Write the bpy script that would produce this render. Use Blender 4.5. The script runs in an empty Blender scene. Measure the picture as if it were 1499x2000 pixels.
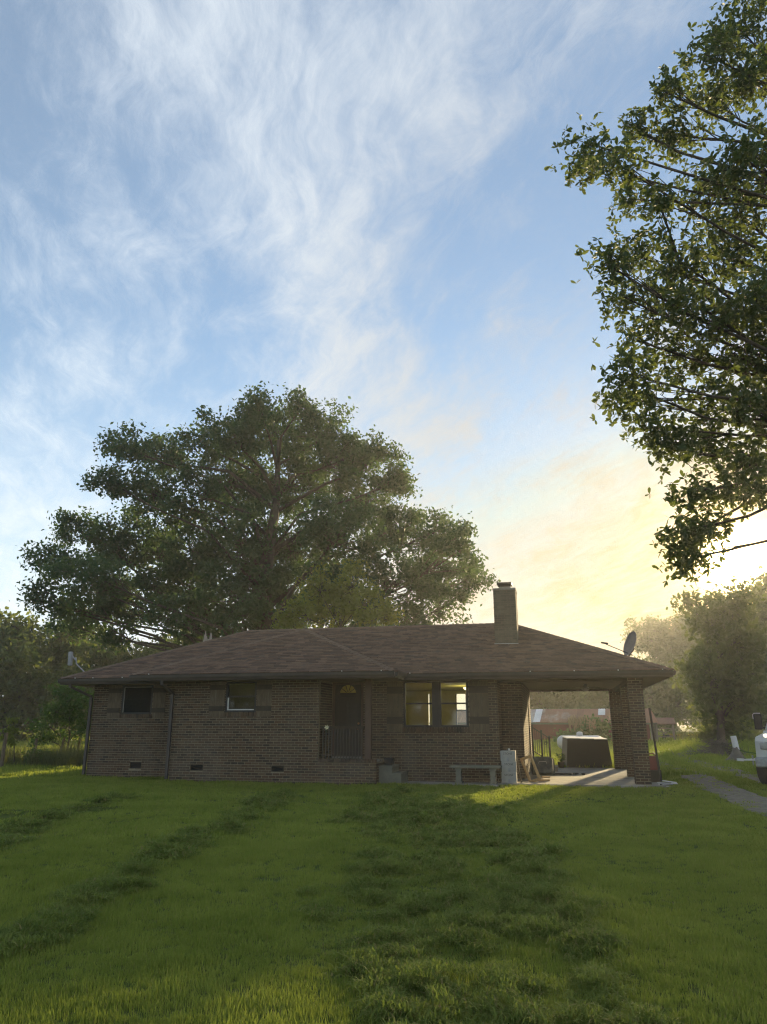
import bpy, math, random
import numpy as np
from mathutils import Vector, Matrix, Euler

# ------------------------------------------------------------------ camera, sky, sun, exposure
scene = bpy.context.scene
R = math.radians
F, PITCH, CAMH = 1450.0, R(15.9), 1.5          # focal length in photo pixels (1499x2000)
SUN_EL, SUN_AZ = R(10.9), R(25.9)              # elevation, angle to the right of the view axis (+Y)
cam_d = bpy.data.cameras.new('camera'); cam = bpy.data.objects.new('camera', cam_d)
scene.collection.objects.link(cam); scene.camera = cam
cam_d.sensor_fit = 'VERTICAL'; cam_d.sensor_height = 36.0; cam_d.lens = 36.0 * F / 2000.0
cam_d.clip_start = 0.05; cam_d.clip_end = 3000
cam.location = (0, 0, CAMH); cam.rotation_euler = (math.pi / 2 + PITCH, 0, 0)

SUND = Vector((math.sin(SUN_AZ) * math.cos(SUN_EL), math.cos(SUN_AZ) * math.cos(SUN_EL), math.sin(SUN_EL)))
sun_d = bpy.data.lights.new('sun', 'SUN'); sun = bpy.data.objects.new('sun', sun_d)
scene.collection.objects.link(sun)
sun_d.energy = 3.4; sun_d.angle = R(1.5); sun_d.color = (1.0, 0.77, 0.42)
sun.rotation_euler = SUND.to_track_quat('Z', 'Y').to_euler()
SKY_STRENGTH = 0.085
CLOUD = (9.4, 2.2)
scene.view_settings.view_transform = 'Standard'; scene.view_settings.look = 'None'
scene.view_settings.gamma = 1.0; scene.view_settings.use_curve_mapping = False
scene.view_settings.exposure = 1.3
scene.cycles.use_denoising = True; scene.cycles.denoising_prefilter = 'NONE'; scene.cycles.filter_width = 1.2
scene.cycles.max_bounces = 8; scene.cycles.transparent_max_bounces = 12
scene.cycles.diffuse_bounces = 3; scene.cycles.glossy_bounces = 3; scene.cycles.transmission_bounces = 6
scene.cycles.volume_bounces = 0; scene.cycles.caustics_reflective = False; scene.cycles.caustics_refractive = False
scene.cycles.sample_clamp_indirect = 4.0


class NT:
    """small node-tree writer"""
    def __init__(s, tree): s.t = tree; tree.nodes.clear()
    def n(s, typ, **kw):
        nd = s.t.nodes.new(typ)
        for k, v in kw.items():
            if k.startswith('i_'):
                key = k[2:]; key = int(key) if key.isdigit() else key.replace('_', ' ')
                s.put(nd, key, v)
            else: setattr(nd, k, v)
        return nd
    def put(s, nd, key, v):
        sock = nd.inputs[key]
        if isinstance(v, bpy.types.NodeSocket): s.t.links.new(v, sock)
        else: sock.default_value = v
    def math(s, op, a, b=0.0, c=None, clamp=False):
        nd = s.n('ShaderNodeMath', operation=op, use_clamp=clamp)
        s.put(nd, 0, a); s.put(nd, 1, b)
        if c is not None: s.put(nd, 2, c)
        return nd.outputs[0]
    def vmath(s, op, a, b=(0, 0, 0)):
        nd = s.n('ShaderNodeVectorMath', operation=op); s.put(nd, 0, a); s.put(nd, 1, b)
        return nd.outputs['Value'] if op == 'DOT_PRODUCT' else nd.outputs[0]
    def mix(s, f, a, b, blend='MIX'):
        nd = s.n('ShaderNodeMix', data_type='RGBA', blend_type=blend)
        s.put(nd, 0, f); s.put(nd, 6, a); s.put(nd, 7, b); return nd.outputs[2]
    def ramp(s, f, stops):
        nd = s.n('ShaderNodeValToRGB'); s.put(nd, 0, f); e = nd.color_ramp.elements
        while len(e) < len(stops): e.new(0.5)
        for el, (p, c) in zip(e, stops):
            el.position = p; el.color = (c[0], c[1], c[2], 1) if not isinstance(c, float) else (c, c, c, 1)
        return nd.outputs[0]
    def noise(s, vec, scale, detail=4, rough=.55, dist=0.0):
        nd = s.n('ShaderNodeTexNoise'); s.put(nd, 'Vector', vec); s.put(nd, 'Scale', scale)
        s.put(nd, 'Detail', detail); s.put(nd, 'Roughness', rough); s.put(nd, 'Distortion', dist)
        return nd.outputs[0]
    def smooth(s, v, lo, hi):
        nd = s.n('ShaderNodeMapRange', interpolation_type='SMOOTHSTEP')
        s.put(nd, 0, v); s.put(nd, 1, lo); s.put(nd, 2, hi); return nd.outputs[0]


def c4(c): return (c[0], c[1], c[2], 1.0)


world = bpy.data.worlds.new('World'); scene.world = world; world.use_nodes = True
def build_world():
    w = NT(world.node_tree)
    tc = w.n('ShaderNodeTexCoord'); dirv = tc.outputs['Generated']
    sky = w.n('ShaderNodeTexSky', sky_type='NISHITA', sun_disc=False, sun_elevation=SUN_EL,
              sun_rotation=SUN_AZ, altitude=100.0, air_density=1.0, dust_density=0.12, ozone_density=1.4)
    sep = w.n('ShaderNodeSeparateXYZ'); w.put(sep, 0, dirv)
    zc = w.math('MAXIMUM', sep.outputs[2], 0.0)
    den = w.math('ADD', zc, 0.16)
    px = w.math('DIVIDE', sep.outputs[0], den); py = w.math('DIVIDE', sep.outputs[1], den)
    comb = w.n('ShaderNodeCombineXYZ'); w.put(comb, 0, px); w.put(comb, 1, py)
    p = comb.outputs[0]
    # warp the cloud sheet a little, then stretch it along the wind
    wn = w.n('ShaderNodeTexNoise'); w.put(wn, 'Vector', p); w.put(wn, 'Scale', 2.2); w.put(wn, 'Detail', 4)
    wv = w.n('ShaderNodeVectorMath', operation='MULTIPLY_ADD'); w.put(wv, 0, wn.outputs['Color'])
    w.put(wv, 1, (.22, .22, 0)); w.put(wv, 2, p)
    pw = wv.outputs[0]
    def streak(deg, ka, kl, ox):
        c_, s_ = math.cos(R(deg)), math.sin(R(deg))
        q = w.n('ShaderNodeCombineXYZ')
        w.put(q, 0, w.math('MULTIPLY_ADD', w.vmath('DOT_PRODUCT', pw, (c_, -s_, 0)), ka, ox))
        w.put(q, 1, w.math('MULTIPLY', w.vmath('DOT_PRODUCT', pw, (s_, c_, 0)), kl)); return q.outputs[0]
    n1 = w.noise(streak(6, 5.2, 2.1, CLOUD[0]), 1.0, 11, .66, .35)
    n2 = w.noise(streak(-22, 13.0, 4.6, CLOUD[1]), 1.0, 10, .70, .4)
    n3 = w.noise(p, 1.7, 3, .5, 0)
    s = w.math('ADD', w.math('MULTIPLY', n1, .54), w.math('MULTIPLY', n2, .46))
    s = w.math('ADD', s, w.math('MULTIPLY', w.math('SUBTRACT', n3, .5), .5))
    # one long band of cirrus drifting overhead, seen left of the middle
    band = w.math('SUBTRACT', px, w.math('MULTIPLY_ADD', py, .08, -.22))
    band = w.math('MULTIPLY', band, 4.6); band = w.math('MULTIPLY', band, band)
    band = w.math('EXPONENT', w.math('MULTIPLY', band, -1.0))
    s = w.math('ADD', s, w.math('MULTIPLY', band, .15))
    cl = w.smooth(s, .43, .82)
    cl = w.math('MULTIPLY_ADD', cl, .56, .17)
    # thin veil towards the horizon
    veil = w.math('MULTIPLY', w.smooth(sep.outputs[2], .50, .09), w.math('MULTIPLY_ADD', n2, .9, .24, clamp=True))
    cl = w.math('SUBTRACT', 1.0, w.math('MULTIPLY', w.math('SUBTRACT', 1.0, cl), w.math('SUBTRACT', 1.0, veil)))
    mu = w.math('MAXIMUM', w.vmath('DOT_PRODUCT', dirv, tuple(SUND)), 0.0)
    g1 = w.math('POWER', mu, 7.0); g2 = w.math('POWER', mu, 40.0); g3 = w.math('POWER', mu, 2600.0); g4 = w.math('POWER', mu, 420.0)
    base = w.mix(1.0, sky.outputs[0], c4((SKY_STRENGTH * .64, SKY_STRENGTH * .89, SKY_STRENGTH * 1.03)), 'MULTIPLY')
    base = w.vmath('MINIMUM', base, (.31, .37, .46))      # keep the aureole for the sunward glow below
    # cirrus are lit by the low sun: white away from it, warm and bright near it
    ccol = w.mix(g1, c4((.43, .46, .48)), c4((.245, .15, .028)))
    skyc = w.mix(cl, base, ccol)
    aur = w.mix(1.0, w.mix(g2, c4((0, 0, 0)), c4((.10, .05, .0))), w.mix(g3, c4((0, 0, 0)), c4((9., 6.6, 3.2))), 'ADD')
    aur = w.mix(1.0, aur, w.mix(g4, c4((0, 0, 0)), c4((1.1, .75, .22))), 'ADD')
    tot = w.mix(1.0, skyc, aur, 'ADD')
    bg = w.n('ShaderNodeBackground'); w.put(bg, 'Color', tot); w.put(bg, 'Strength', 1.0)
    out = w.n('ShaderNodeOutputWorld'); w.t.links.new(bg.outputs[0], out.inputs[0])
build_world()
world.cycles.sampling_method = 'MANUAL'; world.cycles.sample_map_resolution = 512

# ------------------------------------------------------------------ helpers
COL = scene.collection
rng = np.random.default_rng(7); rnd = random.Random(11)
sP, cP = math.sin(PITCH), math.cos(PITCH)
def ray(u, v):
    x = (u - 749.5) / F; y = (1000 - v) / F
    return Vector((x, cP - y * sP, sP + y * cP))
def at(u, v, Y):
    r = ray(u, v); t = Y / r.y; return Vector((r.x * t, Y, CAMH + r.z * t))
def onz(u, v, z=-.04):
    r = ray(u, v); t = (z - CAMH) / r.z; return Vector((r.x * t, r.y * t, z))
HA = R(13.0); HO = at(975, 1531, 21.0); HO.z = 0
ca, sa = math.cos(HA), math.sin(HA)
def HL(s, d, z=0.0): return Vector((HO.x + s * ca + d * sa, HO.y - s * sa + d * ca, z))
def hs(u, v, d):
    r = ray(u, v); t = (d + HO.x * sa + HO.y * ca) / (r.x * sa + r.y * ca)
    X, Y, Z = r.x * t, r.y * t, CAMH + r.z * t
    return ((X - HO.x) * ca - (Y - HO.y) * sa, Z)


class MB:
    def __init__(s): s.v = []; s.f = []
    def add(s, vs, fs):
        b = len(s.v); s.v += [tuple(x) for x in vs]; s.f += [tuple(i + b for i in f) for f in fs]; return s
    def box(s, x0, x1, y0, y1, z0, z1):
        return s.add([(x0, y0, z0), (x1, y0, z0), (x1, y1, z0), (x0, y1, z0), (x0, y0, z1), (x1, y0, z1), (x1, y1, z1), (x0, y1, z1)],
                     [(0, 3, 2, 1), (4, 5, 6, 7), (0, 1, 5, 4), (1, 2, 6, 5), (2, 3, 7, 6), (3, 0, 4, 7)])
    def obox(s, c, size, rot=None, bev=0.0):
        m = rot if rot is not None else Matrix.Identity(3); c = Vector(c)
        h = [k / 2 for k in size]; vs = []
        for z in (-1, 1):
            for x, y in ((-1, -1), (1, -1), (1, 1), (-1, 1)):
                vs.append(c + m @ Vector((x * h[0], y * h[1], z * h[2])))
        return s.add(vs, [(0, 3, 2, 1), (4, 5, 6, 7), (0, 1, 5, 4), (1, 2, 6, 5), (2, 3, 7, 6), (3, 0, 4, 7)])
    def bar(s, a, b, w, h):
        a = Vector(a); b = Vector(b); d = (b - a)
        q = d.to_track_quat('Y', 'Z').to_matrix()
        return s.obox((a + b) / 2, (w, d.length, h), q)
    def tube(s, pts, rad, n=8, cap=True):
        pts = [Vector(p) for p in pts]
        if not hasattr(rad, '__len__'): rad = [rad] * len(pts)
        vs = []; fs = []
        ref = None
        for i, p in enumerate(pts):
            d = (pts[min(i + 1, len(pts) - 1)] - pts[max(i - 1, 0)])
            if d.length < 1e-9: d = Vector((0, 0, 1))
            d.normalize()
            if ref is None: ref = d.orthogonal().normalized()
            else:
                ref = ref - d * ref.dot(d)
                ref = ref.normalized() if ref.length > 1e-6 else d.orthogonal().normalized()
            o = d.cross(ref)
            for k in range(n):
                a = 2 * math.pi * k / n
                vs.append(p + (ref * math.cos(a) + o * math.sin(a)) * rad[i])
        for i in range(len(pts) - 1):
            for k in range(n):
                k2 = (k + 1) % n
                fs.append((i * n + k, i * n + k2, (i + 1) * n + k2, (i + 1) * n + k))
        if cap:
            fs.append(tuple(range(n - 1, -1, -1))); fs.append(tuple((len(pts) - 1) * n + k for k in range(n)))
        return s.add(vs, fs)
    def lathe(s, prof, c=(0, 0, 0), n=20, axis=None):
        """prof: (radius, height) list; axis: 3x3 matrix turning +Z"""
        m = axis if axis is not None else Matrix.Identity(3); c = Vector(c); vs = []; fs = []
        for r, h in prof:
            for k in range(n):
                a = 2 * math.pi * k / n
                vs.append(c + m @ Vector((r * math.cos(a), r * math.sin(a), h)))
        for i in range(len(prof) - 1):
            for k in range(n):
                k2 = (k + 1) % n
                fs.append((i * n + k, i * n + k2, (i + 1) * n + k2, (i + 1) * n + k))
        fs.append(tuple(range(n - 1, -1, -1))); fs.append(tuple((len(prof) - 1) * n + k for k in range(n)))
        return s.add(vs, fs)
    def prism(s, poly, lo, hi, axis=0):
        """poly of 2-D points extruded along axis (0: points are y,z; 1: x,z; 2: x,y)"""
        def pt(a, b, t):
            return (t, a, b) if axis == 0 else ((a, t, b) if axis == 1 else (a, b, t))
        n = len(poly); vs = [pt(a, b, lo) for a, b in poly] + [pt(a, b, hi) for a, b in poly]
        fs = [tuple(range(n - 1, -1, -1)), tuple(range(n, 2 * n))]
        fs += [(i, (i + 1) % n, n + (i + 1) % n, n + i) for i in range(n)]
        return s.add(vs, fs)
    def mesh(s, name, mat=None, smooth=False):
        me = bpy.data.meshes.new(name); me.from_pydata([tuple(x) for x in s.v], [], s.f)
        if mat: me.materials.append(mat)
        if smooth: me.shade_smooth()
        me.update(); return me
    def build(s, name, mat, parent=None, smooth=False, bev=0.0):
        o = bpy.data.objects.new(name, s.mesh(name, mat, smooth)); COL.objects.link(o); o.parent = parent
        if bev:
            b = o.modifiers.new('bevel', 'BEVEL'); b.width = bev; b.segments = 2; b.limit_method = 'ANGLE'
        return o


def tag(o, label=None, cat=None, group=None, kind=None):
    if label: o['label'] = label
    if cat: o['category'] = cat
    if group: o['group'] = group
    if kind: o['kind'] = kind
    return o
def thing(name, label, cat, loc=(0, 0, 0), rotz=0.0, group=None):
    o = bpy.data.objects.new(name, None); COL.objects.link(o); o.empty_display_size = .2
    o.location = loc; o.rotation_euler = (0, 0, rotz); return tag(o, label, cat, group)
def big_mesh(name, V, FA, mat, parent=None, smooth=False):
    """V (n,3) array, FA (m,k) array of equal-sized faces"""
    me = bpy.data.meshes.new(name); V = np.asarray(V, dtype=np.float32); FA = np.asarray(FA, dtype=np.int32)
    me.vertices.add(len(V)); me.vertices.foreach_set('co', V.ravel())
    k = FA.shape[1]; me.loops.add(FA.size); me.loops.foreach_set('vertex_index', FA.ravel())
    me.polygons.add(len(FA)); me.polygons.foreach_set('loop_start', np.arange(0, FA.size, k, dtype=np.int32))
    me.polygons.foreach_set('loop_total', np.full(len(FA), k, dtype=np.int32))
    me.materials.append(mat); me.update(calc_edges=True)
    if smooth: me.shade_smooth()
    o = bpy.data.objects.new(name, me); COL.objects.link(o); o.parent = parent; return o


def vnoise(x, y, seed=0):
    x = np.asarray(x, float); y = np.asarray(y, float)
    xi = np.floor(x).astype(np.int64); yi = np.floor(y).astype(np.int64); fx = x - xi; fy = y - yi
    def h(a, b):
        n = (a * 374761393 + b * 668265263 + seed * 1442695041) & 0xFFFFFFFF
        n = ((n ^ (n >> 13)) * 1274126177) & 0xFFFFFFFF
        return ((n ^ (n >> 16)) & 0xFFFF) / 65535.0
    ux = fx * fx * (3 - 2 * fx); uy = fy * fy * (3 - 2 * fy)
    return (h(xi, yi) * (1 - ux) + h(xi + 1, yi) * ux) * (1 - uy) + (h(xi, yi + 1) * (1 - ux) + h(xi + 1, yi + 1) * ux) * uy
def fbm(x, y, seed=0, o=4):
    t = 0; a = .5; f = 1.0; s = 0
    for k in range(o):
        t = t + a * vnoise(np.asarray(x) * f, np.asarray(y) * f, seed + k * 17); s += a; a *= .5; f *= 2.03
    return t / s


# ------------------------------------------------------------------ materials
def new_mat(name):
    m = bpy.data.materials.new(name); m.use_nodes = True; return m, NT(m.node_tree)
def pmat(name, c1, c2=None, scale=6.0, rough=.75, bump=0.0, bscale=None, metal=0.0, stretch=(1, 1, 1), spec=.4, island=0.0, coord='Object', c3=None):
    """Principled with a two-colour noise, fine bump and optional per-piece variation"""
    m, w = new_mat(name); c2 = c2 or tuple(k * .7 for k in c1)
    tc = w.n('ShaderNodeTexCoord')
    mp = w.n('ShaderNodeMapping'); w.put(mp, 'Vector', tc.outputs[coord]); mp.inputs['Scale'].default_value = stretch
    v = mp.outputs[0]
    col = w.mix(w.smooth(w.noise(v, scale, 6, .6), .3, .7), c4(c1), c4(c2))
    if c3: col = w.mix(w.smooth(w.noise(v, scale * .31, 5, .65), .52, .68), col, c4(c3))
    if island:
        g = w.n('ShaderNodeNewGeometry'); oi = w.n('ShaderNodeObjectInfo')
        r = w.math('FRACT', w.math('ADD', g.outputs['Random Per Island'], oi.outputs['Random']))
        hs_ = w.n('ShaderNodeHueSaturation'); w.put(hs_, 'Color', col)
        w.put(hs_, 'Value', w.math('ADD', w.math('MULTIPLY', r, island), 1 - island / 2)); col = hs_.outputs[0]
    b = w.n('ShaderNodeBsdfPrincipled'); w.put(b, 'Base Color', col); w.put(b, 'Roughness', rough)
    w.put(b, 'Metallic', metal); w.put(b, 'Specular IOR Level', spec)
    if bump:
        bp = w.n('ShaderNodeBump'); w.put(bp, 'Height', w.noise(v, bscale or scale * 4, 5, .6)); w.put(bp, 'Strength', bump)
        w.put(bp, 'Distance', .01); w.put(b, 'Normal', bp.outputs[0])
    o = w.n('ShaderNodeOutputMaterial'); w.t.links.new(b.outputs[0], o.inputs[0]); return m
def leaf_mat(name, ca_, cb_, trans, tmix=.4, gloss=.0, spec=.25, bigs=.35, straw=0.0):
    m, w = new_mat(name)
    g = w.n('ShaderNodeNewGeometry'); oi = w.n('ShaderNodeObjectInfo')
    r = w.math('FRACT', w.math('ADD', g.outputs['Random Per Island'], oi.outputs['Random']))
    big = w.smooth(w.noise(g.outputs['Position'], bigs, 4, .6), .32, .68)
    f = w.math('ADD', w.math('MULTIPLY', r, .5), w.math('MULTIPLY', big, .5))
    col = w.mix(f, c4(ca_), c4(cb_))
    if straw: col = w.mix(w.math('GREATER_THAN', w.math('FRACT', w.math('MULTIPLY', r, 37.0)), 1 - straw), col, c4((.26, .20, .09)))
    d = w.n('ShaderNodeBsdfPrincipled'); w.put(d, 'Base Color', col); w.put(d, 'Roughness', .6); w.put(d, 'Specular IOR Level', spec + gloss)
    t = w.n('ShaderNodeBsdfTranslucent'); w.put(t, 'Color', w.mix(f, c4(tuple(k * .8 for k in trans)), c4(trans)))
    mx = w.n('ShaderNodeMixShader', i_0=tmix); w.t.links.new(d.outputs[0], mx.inputs[1]); w.t.links.new(t.outputs[0], mx.inputs[2])
    o = w.n('ShaderNodeOutputMaterial'); w.t.links.new(mx.outputs[0], o.inputs[0]); return m
def brick_mat():
    m, w = new_mat('brick')
    g = w.n('ShaderNodeNewGeometry'); oi = w.n('ShaderNodeObjectInfo'); tc = w.n('ShaderNodeTexCoord')
    r = w.math('FRACT', w.math('ADD', g.outputs['Random Per Island'], w.math('MULTIPLY', oi.outputs['Random'], 7.0)))
    col = w.ramp(r, [(0, (.030, .020, .012)), (.25, (.060, .033, .017)), (.5, (.100, .053, .025)), (.7, (.110, .066, .034)), (.88, (.070, .050, .029)), (1, (.14, .09, .048))])
    sp = w.noise(tc.outputs['Object'], 38, 5, .7)
    col = w.mix(w.smooth(sp, .55, .75), col, c4((.06, .045, .04)))
    col = w.mix(w.math('MULTIPLY', w.smooth(w.noise(tc.outputs['Object'], 1.1, 4), .48, .7), .4), col, c4((.15, .125, .095)))
    b = w.n('ShaderNodeBsdfPrincipled'); w.put(b, 'Base Color', col); w.put(b, 'Roughness', .85)
    bp = w.n('ShaderNodeBump'); w.put(bp, 'Height', w.noise(tc.outputs['Object'], 90, 4, .7)); w.put(bp, 'Strength', .5); w.put(bp, 'Distance', .004)
    w.put(b, 'Normal', bp.outputs[0])
    o = w.n('ShaderNodeOutputMaterial'); w.t.links.new(b.outputs[0], o.inputs[0]); return m
def glass_mat(name='glass', tint=(.9, .93, .9), refl=.75):
    m, w = new_mat(name)
    lw = w.n('ShaderNodeFresnel', i_IOR=1.5)
    f = w.math('MULTIPLY', lw.outputs[0], 1.6, clamp=True)
    t = w.n('ShaderNodeBsdfTransparent'); w.put(t, 'Color', c4(tint))
    g = w.n('ShaderNodeBsdfGlossy'); w.put(g, 'Roughness', .03); w.put(g, 'Color', c4((refl,) * 3))
    mx = w.n('ShaderNodeMixShader'); w.put(mx, 0, f); w.t.links.new(t.outputs[0], mx.inputs[1]); w.t.links.new(g.outputs[0], mx.inputs[2])
    o = w.n('ShaderNodeOutputMaterial'); w.t.links.new(mx.outputs[0], o.inputs[0]); return m

M = {}
M['brick'] = brick_mat()
M['mortar'] = pmat('mortar', (.31, .255, .17), (.22, .18, .12), 14, .95, .4, 60)
M['mortar_dark'] = pmat('mortar_dark', (.17, .14, .10), (.13, .105, .078), 14, .95, .4, 60)
M['chimney_brick'] = pmat('chimney_brick', (.135, .115, .085), (.10, .085, .064), 5, .9, .5, 70, island=.25)
M['shingle'] = pmat('shingle', (.138, .080, .048), (.094, .056, .035), 9, .95, .6, 160, island=.7, c3=(.078, .054, .038))
M['cap_shingle'] = pmat('cap_shingle', (.165, .108, .072), (.125, .082, .056), 9, .95, .5, 120, island=.3)
M['gutter'] = pmat('gutter', (.075, .062, .052), (.055, .047, .04), 3, .5, .1)
M['soffit'] = pmat('soffit', (.10, .08, .058), (.08, .065, .048), 3, .8)
M['trim_dark'] = pmat('trim_dark', (.030, .028, .026), (.022, .020, .019), 8, .55)
M['trim_white'] = pmat('trim_white', (.72, .70, .66), (.62, .60, .56), 8, .5)
M['wood_old'] = pmat('wood_old', (.17, .125, .075), (.10, .075, .048), 5, .85, .4, 30, stretch=(6, 6, 1), c3=(.19, .15, .10))
M['wood_dark'] = pmat('wood_dark', (.065, .050, .034), (.045, .034, .024), 6, .85, .3, 30)
M['wood_light'] = pmat('wood_light', (.52, .34, .16), (.40, .25, .11), 5, .7, .2, 30, stretch=(5, 5, 1))
M['wood_post'] = pmat('wood_post', (.12, .075, .05), (.09, .055, .04), 5, .8, .3, 30, stretch=(6, 6, 1))
M['door'] = pmat('door', (.022, .020, .014), (.016, .015, .011), 6, .5)
M['concrete'] = pmat('concrete', (.34, .32, .28), (.24, .225, .20), 3, .9, .4, 40, c3=(.16, .15, .13))
M['slab'] = pmat('slab', (.42, .38, .31), (.30, .27, .22), 2.2, .62, .3, 30, c3=(.20, .18, .15))
M['concrete_light'] = pmat('concrete_light', (.19, .18, .135), (.14, .13, .10), 5, .9, .4, 50)
M['cardboard_white'] = pmat('cardboard_white', (.40, .385, .34), (.33, .315, .28), 5, .8)
M['ink'] = pmat('ink', (.06, .055, .05), None, 5, .8)
M['plaster'] = pmat('plaster', (.42, .37, .10), (.38, .33, .09), 2, .9)
M['floor_in'] = pmat('floor_in', (.25, .17, .10), (.2, .13, .08), 3, .6)
M['iron'] = pmat('iron', (.020, .019, .018), (.035, .028, .022), 12, .6, .2)
M['brass'] = pmat('brass', (.55, .28, .13), (.45, .22, .10), 9, .35, 0, None, .9)
M['steel'] = pmat('steel', (.42, .42, .42), (.30, .29, .28), 10, .45, .1, None, .7)
M['grey_paint'] = pmat('grey_paint', (.33, .33, .33), (.26, .26, .25), 6, .55)
M['dish'] = pmat('dish', (.16, .16, .16), (.12, .12, .12), 6, .6)
M['tank'] = pmat('tank', (.66, .67, .68), (.55, .55, .54), 2, .45, c3=(.48, .44, .38))
M['barn_red'] = pmat('barn_red', (.20, .05, .038), (.15, .038, .03), 1.2, .85, .3, 8)
M['rust_roof'] = pmat('rust_roof', (.28, .13, .07), (.19, .085, .05), .8, .75, .2, 12, stretch=(1, .4, 1), c3=(.40, .36, .31), island=.4)
M['panel_white'] = pmat('panel_white', (.78, .77, .74), (.66, .65, .62), 1.0, .6)
M['rubber'] = pmat('rubber', (.022, .022, .021), (.03, .028, .026), 20, .85, .3)
M['paint_white'] = pmat('paint_white', (.52, .51, .47), (.46, .45, .42), 2, .3, spec=.6)
M['black_plastic'] = pmat('black_plastic', (.018, .018, .018), (.025, .025, .024), 10, .55)
M['dark_green'] = pmat('dark_green', (.016, .020, .017), (.012, .015, .013), 5, .6)
M['tub'] = pmat('tub', (.035, .042, .042), (.10, .11, .10), 6, .6, c3=(.16, .165, .16))
M['yellow'] = pmat('yellow', (.62, .45, .03), (.5, .36, .03), 5, .5)
M['red_plastic'] = pmat('red_plastic', (.22, .05, .04), (.17, .04, .035), 5, .5)
M['bark'] = pmat('bark', (.095, .075, .055), (.055, .044, .034), 3, .95, .8, 14, stretch=(3, 3, .6))
M['bark_pale'] = pmat('bark_pale', (.38, .34, .29), (.26, .22, .18), 3, .9, .6, 14, stretch=(5, 5, .5))
M['brush'] = pmat('brush', (.18, .155, .125), (.11, .095, .075), 3, .9)
M['glass'] = glass_mat()
M['petal'] = pmat('petal', (.80, .76, .52), (.75, .70, .42), 10, .6)
M['oak_leaf'] = leaf_mat('oak_leaf', (.022, .058, .030), (.056, .106, .046), (.14, .23, .06), .40)
M['near_leaf'] = leaf_mat('near_leaf', (.026, .052, .020), (.066, .098, .032), (.20, .25, .045), .38, .2)
M['far_leaf'] = leaf_mat('far_leaf', (.030, .060, .024), (.075, .110, .036), (.24, .29, .05), .42, bigs=.2)
M['bright_leaf'] = leaf_mat('bright_leaf', (.075, .115, .026), (.13, .17, .035), (.34, .38, .05), .45)
M['willow_leaf'] = leaf_mat('willow_leaf', (.055, .115, .028), (.085, .155, .035), (.16, .26, .035), .4)
M['weed'] = leaf_mat('weed', (.075, .095, .040), (.15, .145, .070), (.24, .26, .06), .4)
M['grass'] = leaf_mat('grass', (.086, .138, .024), (.270, .295, .072), (.42, .50, .07), .44, spec=.06, bigs=1.1, straw=.04)
M['cut_grass'] = leaf_mat('cut_grass', (.052, .098, .020), (.230, .265, .072), (.34, .43, .07), .40, spec=.03, bigs=2.5, straw=.05)
M['plume'] = leaf_mat('plume', (.42, .30, .18), (.55, .42, .26), (.55, .38, .2), .4)


def ground_mat():
    m, w = new_mat('lawn_soil')
    tc = w.n('ShaderNodeTexCoord'); v = tc.outputs['Object']
    col = w.mix(w.smooth(w.noise(v, 9, 6, .7), .3, .7), c4((.065, .100, .018)), c4((.12, .14, .034)))
    col = w.mix(w.math('MULTIPLY', w.smooth(w.noise(v, .45, 4, .6), .5, .72), .5), col, c4((.095, .105, .03)))
    b = w.n('ShaderNodeBsdfPrincipled'); w.put(b, 'Base Color', col); w.put(b, 'Roughness', .95); w.put(b, 'Specular IOR Level', .1)
    bp = w.n('ShaderNodeBump'); w.put(bp, 'Height', w.noise(v, 60, 5, .7)); w.put(bp, 'Strength', .8); w.put(bp, 'Distance', .03)
    w.put(b, 'Normal', bp.outputs[0])
    o = w.n('ShaderNodeOutputMaterial'); w.t.links.new(b.outputs[0], o.inputs[0]); return m
M['ground'] = ground_mat()
M['gravel'] = pmat('gravel', (.20, .175, .13), (.105, .095, .066), 9, .95, 1.0, 60, c3=(.20, .175, .135))

# ------------------------------------------------------------------ ground, windrows, driveway
def seg_mask(x, y, pts, gain=2.2):
    """pts: (x, y, half width). returns 0..1 falloff across a polyline band"""
    best = np.zeros_like(x)
    for (x0, y0, w0), (x1, y1, w1) in zip(pts[:-1], pts[1:]):
        dx, dy = x1 - x0, y1 - y0; L = dx * dx + dy * dy
        t = np.clip(((x - x0) * dx + (y - y0) * dy) / L, 0, 1)
        d = np.hypot(x - x0 - t * dx, y - y0 - t * dy); wd = w0 + (w1 - w0) * t
        best = np.maximum(best, np.clip(1.35 - d / wd, 0, 1))
    return np.clip(best * gain, 0, 1)
ROWS = [
    [(-2.9, 4.9, .28), (-2.65, 5.8, .32), (-2.7, 7.2, .26), (-2.72, 10.2, .30), (-2.45, 12.1, .42), (-2.25, 15.3, .45), (-2.2, 17.5, .3)],
    [(-5.0, 9.5, .25), (-5.3, 11.1, .34), (-5.75, 14.1, .38), (-5.65, 16.9, .36)],
]
WIDE = [(.62, 4.2, .72), (.68, 5.96, .90), (.66, 8.0, 1.05), (.70, 10.6, 1.15), (.75, 14., 1.3), (.75, 17.2, 1.3)]
EDGE = [(1.25, 4.2, .24), (1.40, 5.9, .28), (1.48, 7.4, .30), (1.62, 9.4, .28), (1.75, 11.5, .25)]
LEFTE = [(.18, 4.2, .24), (.0, 5.9, .25), (-.1, 7.5, .22), (-.3, 9.5, .22)]
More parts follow.
